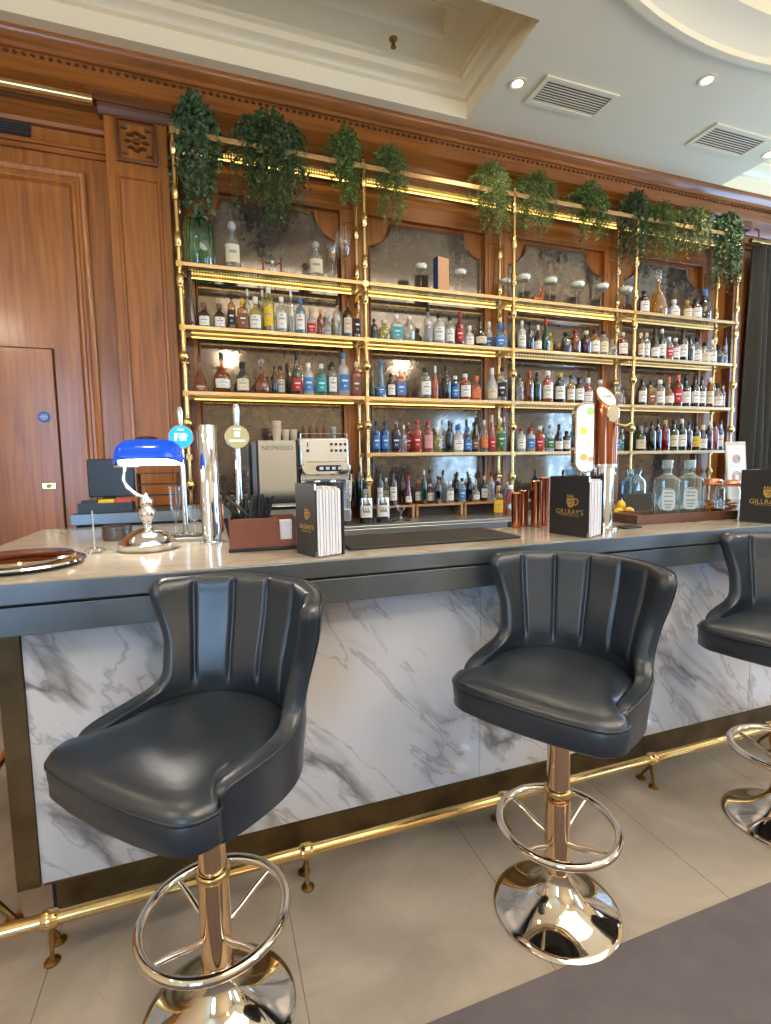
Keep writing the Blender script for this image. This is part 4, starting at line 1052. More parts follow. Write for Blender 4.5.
# copper stag figurine
t = thing('copper_figurine', 'small copper animal figurine with antlers between two coupe glasses', 'figurine', (at(537, 287, y=3.97)[0], 3.965, zA))
M_COPM = P('copper_matt', srgb(190, 96, 56), 0.35, 0.9)
MB().lathe([(0, -0.05), (0.018, -0.045), (0.026, -0.02), (0.022, 0.01), (0.026, 0.035), (0.014, 0.05), (0, 0.052)], 14, M=Matrix.Translation((0, 0, 0.075)) @ Matrix.Rotation(R(90), 4, 'Y')).tube([(0.035, 0, 0.08), (0.05, 0, 0.105), (0.056, 0, 0.125)], [0.016, 0.010, 0.010], 10).lathe([(0, -0.02), (0.008, -0.018), (0.012, 0), (0.008, 0.015), (0, 0.018)], 10, M=Matrix.Translation((0.066, 0, 0.128)) @ Matrix.Rotation(R(100), 4, 'Y')).build('body', M_COPM, t)
for sx_, sy_ in ((-0.035, -0.012), (-0.035, 0.012), (0.03, -0.012), (0.03, 0.012)):
    MB().tube([(sx_, sy_, 0.068), (sx_ * 1.05, sy_, 0.035), (sx_, sy_, 0.0)], [0.009, 0.006, 0.005], 8).build('leg', M_COPM, t)
for s_ in (-1, 1):
    MB().tube([(0.055, 0.004 * s_, 0.135), (0.048, 0.022 * s_, 0.155), (0.052, 0.03 * s_, 0.185)], [0.003, 0.003, 0.0015], 6).tube([(0.049, 0.02 * s_, 0.152), (0.062, 0.026 * s_, 0.17)], [0.0025, 0.0015], 6).tube([(0.05, 0.026 * s_, 0.168), (0.036, 0.03 * s_, 0.188)], [0.0025, 0.0015], 6).build('antler', M_COPM, t)
# far right bay, top shelf
def simple_bottle(px, top, w, sh, gl, cap, lab, label, y=3.9, z=zA, g='bottles on the top shelf of the far right bay'):
    p = at(px, top, y=y); return bottle(p[0], y, z, pxw(px, top, y, w), p[2] - z, sh, gl, cap, lab, label, g)
simple_bottle(644, 291, 9, 'G', 'n', 'k', 'w', 'brown medicine bottle with white label on top shelf beside the tall decanter')
simple_bottle(659, 270, 15, 'D', 'h', '*', '-', 'tall amber glass decanter with ball stopper on the top shelf, far right bay')
simple_bottle(674, 300, 9, 'S', 'f', 'w', 'w', 'short frosted bottle with white label right of the tall decanter')
simple_bottle(687, 301, 8, 'G', 'h', 'd', 'c', 'honey coloured bottle on the top shelf under the trailing plant')
simple_bottle(696, 299, 9, 'G', 'n', 'k', 'w', 'brown bottle with white label beside the blue-topped black bottle')
simple_bottle(705, 290, 10, 'S', 'k', 'b', '-', 'black bottle with bright blue top at the right of the top shelf')

# ------------------------------------------------------------------ hanging plants on top of the unit
def leafmat(name, c, v=0.35):
    if name in MATS: return MATS[name]
    m = P(name, c, 0.5, var=v, vscale=18)
    return m
LEAF = dict(dark=leafmat('leaf_dark', srgb(62, 88, 48)), teal=leafmat('leaf_teal', srgb(70, 100, 66)), mid=leafmat('leaf_mid', srgb(92, 120, 50)), fern=leafmat('leaf_fern', srgb(104, 126, 58)), pale=leafmat('leaf_pale', srgb(132, 144, 88)))
M_STEM = P('plant_stem', srgb(84, 86, 50), 0.7)
def plant(px, top, bot, w, style, label, pot='dark', seed=0, strands=46, y=3.90):
    r_ = random.Random(seed)
    x = at(px, 200, y=y)[0]; zt = at(px, top, y=y)[2]; zb = at(px, bot, y=y - 0.08)[2]
    rad = pxw(px, 180, y, w) / 2
    z0 = ZT + 0.001
    t = thing('hanging_plant', label, 'plant', (x, y, z0), 0, 'trailing plants on top of the brass shelves')
    ph = 0.12
    MB().lathe([(0, 0), (0.055, 0), (0.06, 0.005), (0.078, ph), (0.082, ph + 0.004), (0.076, ph + 0.006), (0.07, ph - 0.02), (0, ph - 0.022)], 24).build('pot', M_CHROME if pot == 'chrome' else P('dark_pot', (0.05, 0.045, 0.04), 0.5), t)
    crown = max(zt - z0, 0.16); drop = zb - z0     # drop is negative
    mb = MB(); st = MB()
    lw, ll = dict(dark=(0.012, 0.034), teal=(0.018, 0.034), mid=(0.009, 0.040), fern=(0.0042, 0.046), pale=(0.010, 0.034))[style]
    for s in range(strands):
        a = r_.uniform(0, 2 * PI)
        if s % 3: a = r_.uniform(PI * 1.02, PI * 1.98)        # most strands fall to the front
        rr = rad * r_.uniform(0.35, 1.0)
        if s % 5 == 0: rr *= 0.35
        side_ = abs(math.cos(a)) * rr / rad
        L = abs(drop) * (r_.uniform(0.12, 1.0) ** 1.3) * (1.0 - 0.75 * side_ ** 1.5)
        if s % 9 == 4: L = abs(drop) * r_.uniform(0.75, 1.0) * (1 - 0.3 * side_)
        if s % 5 == 0: L *= 0.2
        h = crown * r_.uniform(0.75, 1.0) * (1.0 - 0.45 * (rr / rad) ** 2)
        fx, fy = rr * math.cos(a), min(0.42, 1.0) * rr * math.sin(a) - (0.02 if math.sin(a) < 0 else 0)
        if fy < 0: fy = min(fy, -0.06 - 0.1 * abs(math.sin(a)) * r_.random())
        pts = []
        n1 = 6; n2 = max(3, int(L / 0.05))
        wob = r_.uniform(-0.05, 0.05)
        for i in range(n1 + 1):
            u = i / n1
            pts.append(Vector((fx * u ** 0.8, fy * u, ph * (1 - u) + (h) * math.sin(u * PI * 0.5) * (1.0) - h * 0.25 * u * u)))
        e = pts[-1]
        for i in range(1, n2 + 1):
            u = i / n2
            pts.append(Vector((e.x + wob * math.sin(u * 3) + fx * 0.08 * u, e.y - 0.01 * u, e.z - (L + e.z) * u)))
        st.tube(pts, 0.0016, 3, cap=False)
        # leaves
        seglen = 0.016 if style == 'fern' else 0.020
        acc = 0; side = 1
        for p0, p1 in zip(pts, pts[1:]):
            d = p1 - p0; ln = d.length
            if ln < 1e-6: continue
            d.normalize(); k = max(1, int(ln / seglen))
            for q in range(k):
                p = p0.lerp(p1, (q + r_.random()) / k)
                ang = r_.uniform(0, 2 * PI)
                u1 = d.cross(Vector((math.cos(ang), math.sin(ang), 0.3))).normalized()
                dirv = (u1 * r_.uniform(0.6, 1.2) + d * r_.uniform(0.1, 0.7) + Vector((0, 0, -0.25))).normalized()
                sd = dirv.cross(Vector((r_.uniform(-1, 1), r_.uniform(-1, 1), r_.uniform(-1, 1)))).normalized()
                l = ll * r_.uniform(0.7, 1.25); w_ = lw * r_.uniform(0.75, 1.2)
                nrm = dirv.cross(sd) * (w_ * 0.35)
                b0 = p; tip = p + dirv * l; ml = p + dirv * l * 0.45 + sd * w_ + nrm; mr_ = p + dirv * l * 0.45 - sd * w_ + nrm
                mb.add([b0, ml, tip, mr_], [(0, 1, 2), (0, 2, 3)])
    mb.build('foliage', LEAF[style], t, smooth=False, fix=False)
    st.build('stems', M_STEM, t, smooth=False, fix=False)
PLANTS = [(200, 96, 234, 48, 'teal', 'dark round-leaved trailing plant above the green jar, first from left', 'chrome'),
          (271, 111, 236, 78, 'dark', 'widest bushy dark green trailing plant, above the left shelves', 'dark'),
          (345, 127, 216, 40, 'mid', 'bright green narrow-leaved trailing plant left of the second brass post', 'dark'),
          (388, 147, 232, 36, 'fern', 'thin grassy trailing plant just right of the second brass post', 'dark'),
          (488, 163, 240, 44, 'fern', 'wispy trailing plant in a shiny silver pot near the third post', 'chrome'),
          (532, 173, 238, 46, 'fern', 'pale feathery trailing plant right of the silver pot', 'dark'),
          (585, 182, 246, 40, 'mid', 'mid green fern-like plant over the middle of the third bay', 'dark'),
          (631, 191, 268, 36, 'dark', 'dense dark green trailing plant over the fourth brass post', 'dark'),
          (658, 205, 272, 30, 'fern', 'long grassy green plant just right of the dense dark one', 'dark'),
          (690, 207, 262, 44, 'pale', 'pale olive feathery plant over the far right bay', 'dark'),
          (722, 214, 298, 34, 'teal', 'round-leaved trailing plant with silver pot at the far right end', 'chrome')]
for i, (px, tp, bt, w, stl, lb, pot) in enumerate(PLANTS):
    plant(px, tp, bt, w, stl, lb, pot, seed=11 + i, strands=int((92 if stl != 'fern' else 110) * (w / 44) ** 1.0))

# ------------------------------------------------------------------ back counter machines
ZB = 0.953
def xat(px, y, py=460): return at(px, py, y=y)[0]
def text(body, size, mat, parent, loc, rot, name='lettering', depth=0.0006, align='CENTER'):
    cu = bpy.data.curves.new(name, 'FONT'); cu.body = body; cu.size = size; cu.extrude = depth
    cu.align_x = align; cu.align_y = 'CENTER'
    tmp = bpy.data.objects.new(name, cu); C.objects.link(tmp)
    dg = bpy.context.evaluated_depsgraph_get()
    me = bpy.data.meshes.new_from_object(tmp.evaluated_get(dg))
    C.objects.unlink(tmp); bpy.data.objects.remove(tmp)
    me.materials.clear(); me.materials.append(mat)
    o = bpy.data.objects.new(name, me); C.objects.link(o)
    o.parent = parent; o.location = loc; o.rotation_euler = rot
    return o
# espresso machine
y = 3.62; xa, xb = xat(300, y), xat(349, y); ztop = at(322, 438, y=y)[2]
cx0 = (xa + xb) / 2; w = (xb - xa) / 2; h = ztop - ZB
t = thing('coffee_machine', 'silver two-group espresso machine with cups stacked on top', 'coffee machine', (cx0, 3.78, ZB))
M_WSTEEL = P('pale_steel', (0.82, 0.85, 0.89), 0.22, 0.8)
hh = h
MB().box(-w, w, -0.16, 0.20, hh * 0.52, hh).build('body', M_WSTEEL, t, bevel=0.012)
MB().box(-w, w, -0.02, 0.20, 0.03, hh * 0.52).build('back_body', M_STEEL, t, bevel=0.006)
MB().box(-w, w, -0.19, 0.20, 0.03, 0.12).build('drip_tray', M_STEEL, t, bevel=0.006)
for sx_ in (-w + 0.03, w - 0.06):
    MB().box(sx_, sx_ + 0.03, -0.17, 0.19, 0, 0.03).build('foot', M_BLACK, t)
MB().box(-w, -w + 0.03, -0.18, 0.2, 0.12, hh * 0.52).box(w - 0.03, w, -0.18, 0.2, 0.12, hh * 0.52).build('side_frame', M_WSTEEL, t, bevel=0.004)
# control capsule with rounded ends
cz = hh * 0.66; cw = w * 0.72
caps = arc(cw, cz, 0.05, -90, 90, 8) + arc(-cw, cz, 0.05, 90, 270, 8)
MB().prismy(caps, -0.215, -0.16).build('control_pod', M_CHROME, t, bevel=0.008)
caps2 = arc(cw * 0.7, cz, 0.022, -90, 90, 6) + arc(-cw * 0.45, cz, 0.022, 90, 270, 6)
MB().prismy(caps2, -0.2175, -0.2145).build('pod_panel', M_BLACK, t)
for i in range(5):
    MB().box(-cw * 0.4 + i * 0.045, -cw * 0.4 + i * 0.045 + 0.026, -0.221, -0.217, cz - 0.010, cz + 0.010).build('pod_button', P('blue_led', srgb(190, 214, 240), 0.3), t)
for r0 in range(2):
    for c0 in range(4):
        MB().lathe([(0, 0), (0.010, 0), (0.010, 0.005), (0, 0.006)], 12, M=Matrix.Translation((w * 0.28 + c0 * 0.034, -0.16, hh * 0.93 - r0 * 0.045)) @ Matrix.Rotation(R(90), 4, 'X')).build('button', M_BLACK, t)
MB().lathe([(0, 0), (0.012, 0), (0.010, 0.006), (0, 0.008)], 12, M=Matrix.Translation((-w * 0.68, -0.16, hh * 0.93 - 0.045)) @ Matrix.Rotation(R(90), 4, 'X')).tube([(-w * 0.68, -0.162, hh * 0.93 + 0.012), (-w * 0.68, -0.162, hh * 0.93 - 0.018)], 0.004, 8).build('dial', M_BLACK, t)
for sx_ in (-cw * 0.45, cw * 0.45):
    MB().lathe([(0, 0), (0.03, 0), (0.034, 0.02), (0.028, 0.05), (0, 0.05)], 18, (sx_, -0.13, hh * 0.50 - 0.03)).build('group_head', M_CHROME, t)
    MB().tube([(sx_, -0.13, hh * 0.47), (sx_ + 0.005, -0.20, hh * 0.46), (sx_ + 0.008, -0.26, hh * 0.44)], [0.009, 0.011, 0.013], 10).build('portafilter_handle', M_BLACK, t)
for s_ in (-1, 1):
    MB().tube([(s_ * w * 0.96, -0.17, hh * 0.62), (s_ * w * 1.02, -0.2, hh * 0.58), (s_ * w * 0.98, -0.21, hh * 0.36), (s_ * w * 0.92, -0.22, hh * 0.28)], 0.006, 8).build('steam_wand', M_CHROME, t)
    MB().lathe([(0, 0), (0.018, 0), (0.018, 0.04), (0, 0.045)], 14, M=Matrix.Translation((s_ * w * 0.98, -0.16, hh * 0.66)) @ Matrix.Rotation(R(90), 4, 'X')).build('steam_knob', M_BLACK, t)
MB().ring((0, 0, hh + 0.03), 0.001, 0.0005, 8, 4).tube([(-w + .01, -.15, hh + .03), (w - .01, -.15, hh + .03)], 0.004, 8).tube([(-w + .01, -.15, hh), (-w + .01, -.15, hh + .03)], 0.004, 8).tube([(w - .01, -.15, hh), (w - .01, -.15, hh + .03)], 0.004, 8).build('cup_rail', M_CHROME, t)
# stacked cups on machine
M_KRAFT = P('brown_paper_cup', srgb(128, 98, 74), 0.7)
M_CERAM = P('cream_ceramic', srgb(214, 196, 172), 0.35)
def cup_stack(x, y, z, r, hh, mat, n, label, cat='cup stack', g='cup stacks on the coffee machines'):
    t = thing('cup_stack', label, cat, (x, y, z), 0, g)
    for i in range(n):
        zz = i * hh
        MB().lathe([(0, zz), (r * .74, zz), (r * .8, zz + .002), (r, zz + .075), (r * 1.05, zz + .077), (r * 1.02, zz + .081), (r * .95, zz + .078), (r * .7, zz + .006), (0, zz + .006)], 18).build('cup', mat, t)
for i, px in enumerate((306, 313, 320, 327)):
    cup_stack(xat(px, 3.8), 3.79, ZB + h + 0.001, 0.0235, 0.014, M_KRAFT, 2, 'short stack of brown cups on the espresso machine, %s from left' % ORD[i])
cup_stack(xat(334, 3.84), 3.84, ZB + h + 0.001, 0.024, 0.014, GCOL['f'][1], 2, 'short stack of pale glass cups at the right of the espresso machine')
# milk cooler / grinder with brand lettering
y = 3.56; xa, xb = xat(256, y), xat(299, y); zt2 = at(277, 440, y=y)[2]
w2 = (xb - xa) / 2 - 0.004; h2 = zt2 - ZB
t = thing('capsule_machine', 'boxy silver capsule coffee machine with dark edges left of the espresso machine', 'coffee machine', ((xa + xb) / 2, 3.74, ZB))
MB().box(-w2, w2, -0.16, 0.2, 0, h2).build('body', M_STEEL, t, bevel=0.006)
MB().box(-w2 + 0.012, w2 - 0.012, -0.172, -0.16, 0.18, h2 - 0.01).build('door', P('satin_panel', (0.62, 0.67, 0.76), 0.10, 1.0), t, bevel=0.003)
for s_ in (-1, 1): MB().box(min(s_ * w2, s_ * (w2 - 0.014)), max(s_ * w2, s_ * (w2 - 0.014)), -0.176, -0.16, 0.0, h2).build('edge_trim', M_BLACK, t, bevel=0.002)
MB().box(-w2 + 0.014, w2 - 0.014, -0.176, -0.160, 0.135, 0.165).build('handle', M_CHROME, t, bevel=0.004)
text('NESPRESSO', 0.042, P('print_dark_grey', (0.10, 0.11, 0.13), 0.5), t, (0.0, -0.1730, h2 - 0.055), (R(90), 0, 0), 'brand_lettering')
cup_stack(xat(277, 3.7, 430), 3.72, ZB + h2 + 0.001, 0.034, 0.03, M_CERAM, 3, 'taller stack of cream cups on the silver capsule machine')
cup_stack(xat(286, 3.7, 430), 3.72, ZB + h2 + 0.001, 0.026, 0.02, M_CERAM, 1, 'single low cream cup between the cup stacks, left one')
cup_stack(xat(294, 3.7, 430), 3.72, ZB + h2 + 0.001, 0.026, 0.02, M_CERAM, 1, 'single low cream cup between the cup stacks, right one')
# chrome cup dome reflected shapes: tray of tumblers left of the machine
for i, px in enumerate((205, 219, 232, 245)):
    xx = xat(px, 3.8, 490)
    t = thing('cocktail_shaker', 'chrome shaker standing left of the capsule machine, %s of four' % ORD[i], 'shaker', (xx, 3.76, ZB), 0, 'chrome shakers')
    MB().lathe([(0, 0), (0.034, 0), (0.036, 0.01), (0.042, 0.15), (0.043, 0.16)], 20).build('tin', M_CHROME, t)
    MB().lathe([(0.042, 0.16), (0.036, 0.19), (0.018, 0.21), (0.018, 0.24), (0.014, 0.245), (0, 0.246)], 20).build('lid', M_CHROME, t)

# ------------------------------------------------------------------ till corner at the far left
t = thing('till_shelf', 'grey steel ledge at the back left of the bar', 'ledge', (-0.25, 2.95, 0), world=True)
lx0 = at(70, 516, y=2.92)[0]; lz = at(70, 515, y=2.92)[2]
MB().box(lx0, 0.30, 2.92, 3.36, lz - 0.055, lz).build('shelf_top', M_PEWTER, t, smooth=False, bevel=0.002)
MB().box(lx0 + 0.02, 0.28, 2.94, 3.34, 0, lz - 0.055).build('cabinet', M_RUBBER, t, smooth=False)
t = thing('till_monitor', 'black till screen facing away at the back left', 'monitor', (at(107, 480, y=3.16)[0], 3.18, lz + 0.001), R(-6))
x0, x1 = at(86, 460, y=3.16)[0], at(126, 460, y=3.16)[0]; zt_ = at(105, 459, y=3.16)[2]
ww = (x1 - x0) / 2
MB().box(-ww, ww + 0.04, -0.012, 0.02, 0.07, zt_ - lz).build('screen_back', M_BLACK, t, bevel=0.006)
MB().box(-0.03, 0.03, 0.0, 0.03, 0.0, 0.1).box(-0.09, 0.09, -0.06, 0.08, 0, 0.012).build('stand', M_BLACK, t, bevel=0.003)
t = thing('condiment_tray', 'black tray of coloured packets beneath the till screen', 'tray', (at(107, 505, y=3.03)[0], 3.04, lz + 0.001))
tw = (at(134, 500, y=3.03)[0] - at(80, 500, y=3.03)[0]) / 2
MB().box(-tw, tw, -0.06, 0.06, 0, 0.006).box(-tw, tw, -0.06, -0.055, 0.006, 0.05).box(-tw, tw, 0.055, 0.06, 0.006, 0.05).box(-tw, -tw + 0.005, -0.055, 0.055, 0.006, 0.05).box(tw - 0.005, tw, -0.055, 0.055, 0.006, 0.05).build('tray_box', M_BLACK, t, smooth=False)
for i, (c_, n_) in enumerate([((30, 60, 66), 'dark teal'), ((222, 190, 20), 'yellow'), ((196, 66, 56), 'red')]):
    cxk = t.location.x - tw + 0.050 + i * (2 * tw - 0.02) / 3
    k = MB().box(-0.038, 0.038, -0.035, 0.035, 0, 0.058).build('packet_box', P('packet_' + n_.replace(' ', '_'), srgb(*c_), 0.5), None, bevel=0.006)
    k.location = (cxk, 3.035, lz + 0.008); tag(k, '%s packet box in the black tray under the till screen' % n_, 'box', 'coloured packet boxes')
t = thing('shelf_rack', 'dark pigeonhole rack behind the bankers lamp', 'rack', (at(158, 480, y=3.2)[0], 3.25, lz + 0.001))
for i in range(4): MB().box(-0.11, 0.11, -0.08, 0.08, i * 0.065, i * 0.065 + 0.006).build('shelf', P('rack_brown', (0.05, 0.03, 0.02), 0.5), t, smooth=False)
for s_ in (-0.11, 0.104): MB().box(s_, s_ + 0.006, -0.08, 0.08, 0, 0.20).build('side', P('rack_brown', (0.05, 0.03, 0.02), 0.5), t, smooth=False)

# ------------------------------------------------------------------ things on the counter
Z = ZC + 0.0008
# bankers lamp
bx, by, _ = at(149, 549, z=ZC)
t = thing('bankers_lamp', 'chrome bankers lamp with cobalt blue glass shade, lit', 'lamp', (bx, by, Z), R(-6))
MB().lathe([(0, 0), (0.096, 0), (0.100, 0.004), (0.100, 0.026), (0.094, 0.030), (0.088, 0.032), (0.080, 0.046), (0.058, 0.064), (0.032, 0.074), (0.020, 0.078), (0, 0.078)], 48).build('base', M_CHROME, t, angle=50)
MB().lathe([(0.018, 0.075), (0.014, 0.085), (0.016, 0.10), (0.028, 0.118), (0.031, 0.133), (0.024, 0.150), (0.018, 0.156), (0.022, 0.162), (0.022, 0.182), (0.016, 0.188), (0.008, 0.194), (0.006, 0.204), (0, 0.207)], 28).build('stem', M_CHROME, t, angle=50)
MB().tube([(0, 0, 0.188), (-0.03, 0, 0.198), (-0.060, 0, 0.225), (-0.072, 0, 0.255), (-0.066, 0, 0.285), (-0.066, 0, 0.302)], 0.0065, 12).tube([(-0.10, 0.0, 0.302), (-0.02, 0, 0.302)], 0.004, 8).build('arm', M_CHROME, t, angle=180)
M_BLUE = EM('cobalt_shade', srgb(8, 92, 244), 0.4)
M_BLUE.node_tree.nodes['Principled BSDF'].inputs['Roughness'].default_value = 0.12
rows = []; n = 28
for j in range(15):
    u = j / 14; s = -1 + 2 * u
    half = 0.116 * s; ends = max(0.0, 1 - abs(s) ** 5) ** 0.5
    rr = 0.088 * (0.30 + 0.70 * ends)
    row = []
    for i in range(n + 1):
        a = R(8 + 164 * i / n)
        row.append((half, -0.01 + 1.05 * rr * math.cos(a), 0.350 + 0.105 * (rr / 0.088) * math.sin(a) * (0.9)))
    rows.append(row)
TM = Matrix.Translation((0.022, 0.0, 0.302)) @ Matrix.Rotation(R(-7), 4, 'X') @ Matrix.Translation((0, 0, -0.350))
sh = MB().grid([[tuple(TM @ Vector(q)) for q in r_] for r_ in rows]).build('shade', M_BLUE, t, angle=180, fix=False)
so = sh.modifiers.new('s', 'SOLIDIFY'); so.thickness = 0.004
rows2 = [[tuple(TM @ Vector((q[0] * 0.96, q[1] * 0.95, 0.350 + (q[2] - 0.350) * 0.92))) for q in r_] for r_ in rows]
MB().grid(rows2).build('opal_lining', P('opal_white', (0.9, 0.9, 0.92), 0.4), t, angle=180, fix=False)
MB().add([], []).tube([(-0.075, -0.01, 0.380), (0.075, -0.01, 0.380)], 0.016, 14, M=TM).build('bulb', EM('bulb_glow', (1.0, 0.95, 0.88), 9), t)
MB().lathe([(0, 0), (0.042, 0), (0.044, 0.006), (0.038, 0.012), (0.026, 0.016), (0, 0.018)], 24, (-0.01, 0, 0.440), sy=0.6, M=TM).build('vent_cap', M_BLACK, t)
l = bpy.data.lights.new('bulb_light', 'POINT'); l.energy = 6.0; l.color = (1, 0.92, 0.82); l.shadow_soft_size = 0.03
o = bpy.data.objects.new('bulb_light', l); C.objects.link(o); o.parent = t; o.location = (0.022, -0.02, 0.318)
# polished round dish at the left edge
cxd, cyd, _ = at(22, 566, z=ZC)
t = thing('serving_dish', 'round polished dish with reflective brown top at the left counter edge', 'dish', (cxd, cyd, Z))
MB().lathe([(0, 0), (0.13, 0), (0.165, 0.006), (0.175, 0.012), (0.172, 0.018), (0.160, 0.022), (0.150, 0.026), (0.146, 0.030), (0.0, 0.036)], 64).build('dish_body', M_CHROME, t, angle=40)
MB().lathe([(0.142, 0.0302), (0.140, 0.0335), (0, 0.040)], 64).build('bronze_top', P('copper_brown_mirror', srgb(150, 90, 56), 0.12, 1.0), t, angle=60)
# bill spike with clear scalloped base
x, y, _ = at(95, 553, z=ZC)
t = thing('bill_spike', 'thin clear bill spike on a scalloped glass base', 'bill spike', (x, y, Z))
MB().lathe([(0, 0), (0.030, 0), (0.034, 0.008), (0.028, 0.016), (0.012, 0.020), (0, 0.022)], 10, cap=True).build('base', M_CLEAR, t)
MB().tube([(0, 0, 0.02), (0, 0, 0.15)], [0.0035, 0.0022], 8).build('spike', M_WSTEEL, t)
x, y, _ = at(117, 540, z=ZC)
t = thing('round_tin', 'low dark round tin behind the bankers lamp base', 'tin', (x, y + 0.02, Z))
MB().lathe([(0, 0), (0.055, 0), (0.056, 0.004), (0.056, 0.045), (0.0, 0.046)], 32).build('tin_body', P('gunmetal', (0.16, 0.15, 0.14), 0.3, 0.9), t)
MB().lathe([(0, 0.046), (0.057, 0.046), (0.057, 0.056), (0.05, 0.059), (0, 0.060)], 32).build('tin_lid', P('gunmetal', (0.16, 0.15, 0.14), 0.3, 0.9), t)
# chrome column font
x, y, _ = at(212, 543, z=ZC); ztop = at(210, 425, y=y)[2]; r = 0.0355
t = thing('beer_font', 'tall plain chrome beer font column beside the leather caddy', 'beer font', (x, y, Z))
MB().lathe([(0, 0), (0.046, 0), (0.046, 0.006), (r, 0.010), (r, ztop - Z - 0.006), (r - 0.004, ztop - Z), (0, ztop - Z)], 48).build('column', M_CHROME, t, angle=40)
MB().tube([(r * 0.8, 0.02, 0.03), (r * 1.15, 0.02, 0.05), (r * 1.15, 0.02, 0.16), (r * 0.8, 0.02, 0.18)], 0.009, 10).build('rear_pipe', M_COPPER, t)
# round keg badges on taps
for i, (px, py, rp, col, lab_) in enumerate([(181, 437, 12.5, (20, 150, 220), 'glowing bright blue round beer tap badge left of the chrome column'), (237, 437, 12, (206, 200, 140), 'cream round beer tap badge right of the chrome column')]):
    y = (2.35, 1.95)[i]; x, _, zc_ = at(px, py, y=y); rb = pxw(px, py, y, rp * 2) / 2 * 1.06
    t = thing('beer_tap', lab_, 'beer tap', (x, y, Z), math.atan2(-x, y) * 0.3)
    zz = zc_ - Z
    MB().lathe([(0, 0), (0.026, 0), (0.026, 0.008), (0.012, 0.014), (0.010, zz - rb + 0.01), (0, zz - rb + 0.01)], 20).build('stem', M_CHROME, t)
    MB().lathe([(0, 0), (rb, 0), (rb + 0.002, 0.006), (rb, 0.014), (0, 0.014)], 40, M=Matrix.Translation((0, -0.0, zz)) @ Matrix.Rotation(R(90), 4, 'X')).build('badge_rim', M_CHROME, t)
    mm = EM('badge_blue', srgb(18, 160, 235), 1.3) if i == 0 else EM('badge_cream', srgb(205, 198, 140), 0.35)
    MB().lathe([(0, 0.014), (rb * 0.93, 0.014), (rb * 0.93, 0.0155), (0, 0.016)], 40, M=Matrix.Translation((0, 0, zz)) @ Matrix.Rotation(R(90), 4, 'X')).build('badge_face', mm, t)
    wm = EM('badge_white', (0.9, 0.95, 1.0), 1.2 if i == 0 else 0.6)
    mb = MB()
    if i == 0:
        for a0, a1, b0, b1 in ((-.5, -.34, -.32, .3), (-.34, -.2, .18, .3), (-.34, -.2, -.06, .06), (-.1, .06, -.32, .3), (.06, .2, -.32, -.2), (.14, .24, -.2, .3), (.3, .42, -.32, .3), (.42, .54, .05, .16), (-.25, .25, .55, .66)):
            mb.box(a0 * rb, a1 * rb, -0.018, -0.016, zz + b0 * rb, zz + b1 * rb)
    else:
        mb.box(-.22 * rb, .22 * rb, -0.018, -0.016, zz, zz + .42 * rb)
        for k in range(8): mb.box((-.64 + k * .165) * rb, (-.54 + k * .165) * rb, -0.018, -0.016, zz - .42 * rb, zz - .26 * rb)
        mb.box(-.3 * rb, .3 * rb, -0.018, -0.016, zz + .6 * rb, zz + .7 * rb)
    mb.build('badge_emblem', wm, t, smooth=False)
    MB().tube([(0, -0.004, zz + rb - 0.005), (0, -0.004, zz + rb + 0.02), (0, -0.004, zz + rb + 0.055), (0, -0.004, zz + rb + 0.075)], [0.008, 0.011, 0.013, 0.010], 14).build('handle', M_CHROME, t)
# steel drip tray under the fonts, small jiggers and bar spoons
x = at(185, 530, y=2.12)[0]
t = thing('drip_tray', 'long steel drip tray behind the bankers lamp and chrome column', 'tray', (x - 0.015, 2.21, Z))
MB().box(-0.16, 0.14, -0.06, 0.05, 0, 0.016).build('tray_body', M_STEEL, t, bevel=0.003)
MB().box(-0.15, 0.13, -0.052, 0.042, 0.0155, 0.0175).build('grille', M_BLACK, t, smooth=False)
for i, px in enumerate((176, 194)):
    x = at(px, 520, y=2.20)[0]
    t = thing('champagne_flute', 'upright narrow glass on the drip tray, %s of the chrome column, %s' % ('left', ['tall one', 'short one'][i]), 'glass', (x, 2.20, Z + 0.0185), 0, 'glasses on the drip tray')
    hh_ = (0.20, 0.12)[i]
    MB().lathe([(0, 0), (0.026, 0), (0.024, 0.004), (0.005, 0.01), (0.004, hh_ * 0.35), (0.012, hh_ * 0.42), (0.022, hh_ * 0.65), (0.024, hh_)], 20, cap=False).build('glass', M_CLEAR, t)
# leather caddy with straws and napkins
x0, y0, _ = at(231, 553, z=ZC); x1, y1, _ = at(298, 549, z=ZC)
ang = math.atan2(y1 - y0, x1 - x0); wc = math.hypot(x1 - x0, y1 - y0)
t = thing('napkin_caddy', 'brown leather caddy of black straws and white napkins on a black tray', 'caddy', ((x0 + x1) / 2, (y0 + y1) / 2 + 0.06, Z), ang)
wh = wc / 2
MB().box(-wh - 0.004, wh + 0.004, -0.06, 0.065, 0, 0.012).build('tray', M_BLACK, t, bevel=0.003)
hb = 0.115
front = [(-wh, 0.012), (wh, 0.012), (wh, hb), (wh - 0.045, hb), (wh - 0.052, hb - 0.01), (wh - 0.052, 0.035), (wh - 0.02 - 0.09 + 0.018, 0.035), (wh - 0.092, hb - 0.01), (wh - 0.098, hb), (-wh + 0.01, hb), (-wh, hb - 0.01)]
front = [(-wh, 0.012), (wh, 0.012), (wh, hb - 0.008), (wh - 0.008, hb), (wh - 0.014, hb - 0.006), (wh - 0.016, 0.036), (wh - 0.056, 0.036), (wh - 0.058, hb - 0.008), (wh - 0.066, hb), (-wh + 0.01, hb), (-wh, hb - 0.01)]
MB().prismy(front, -0.055, -0.050).build('front_panel', M_LETHR_BROWN, t, smooth=False, bevel=0.001)
MB().box(-wh, wh, 0.055, 0.06, 0.012, hb).build('back_panel', M_LETHR_BROWN, t, bevel=0.001)
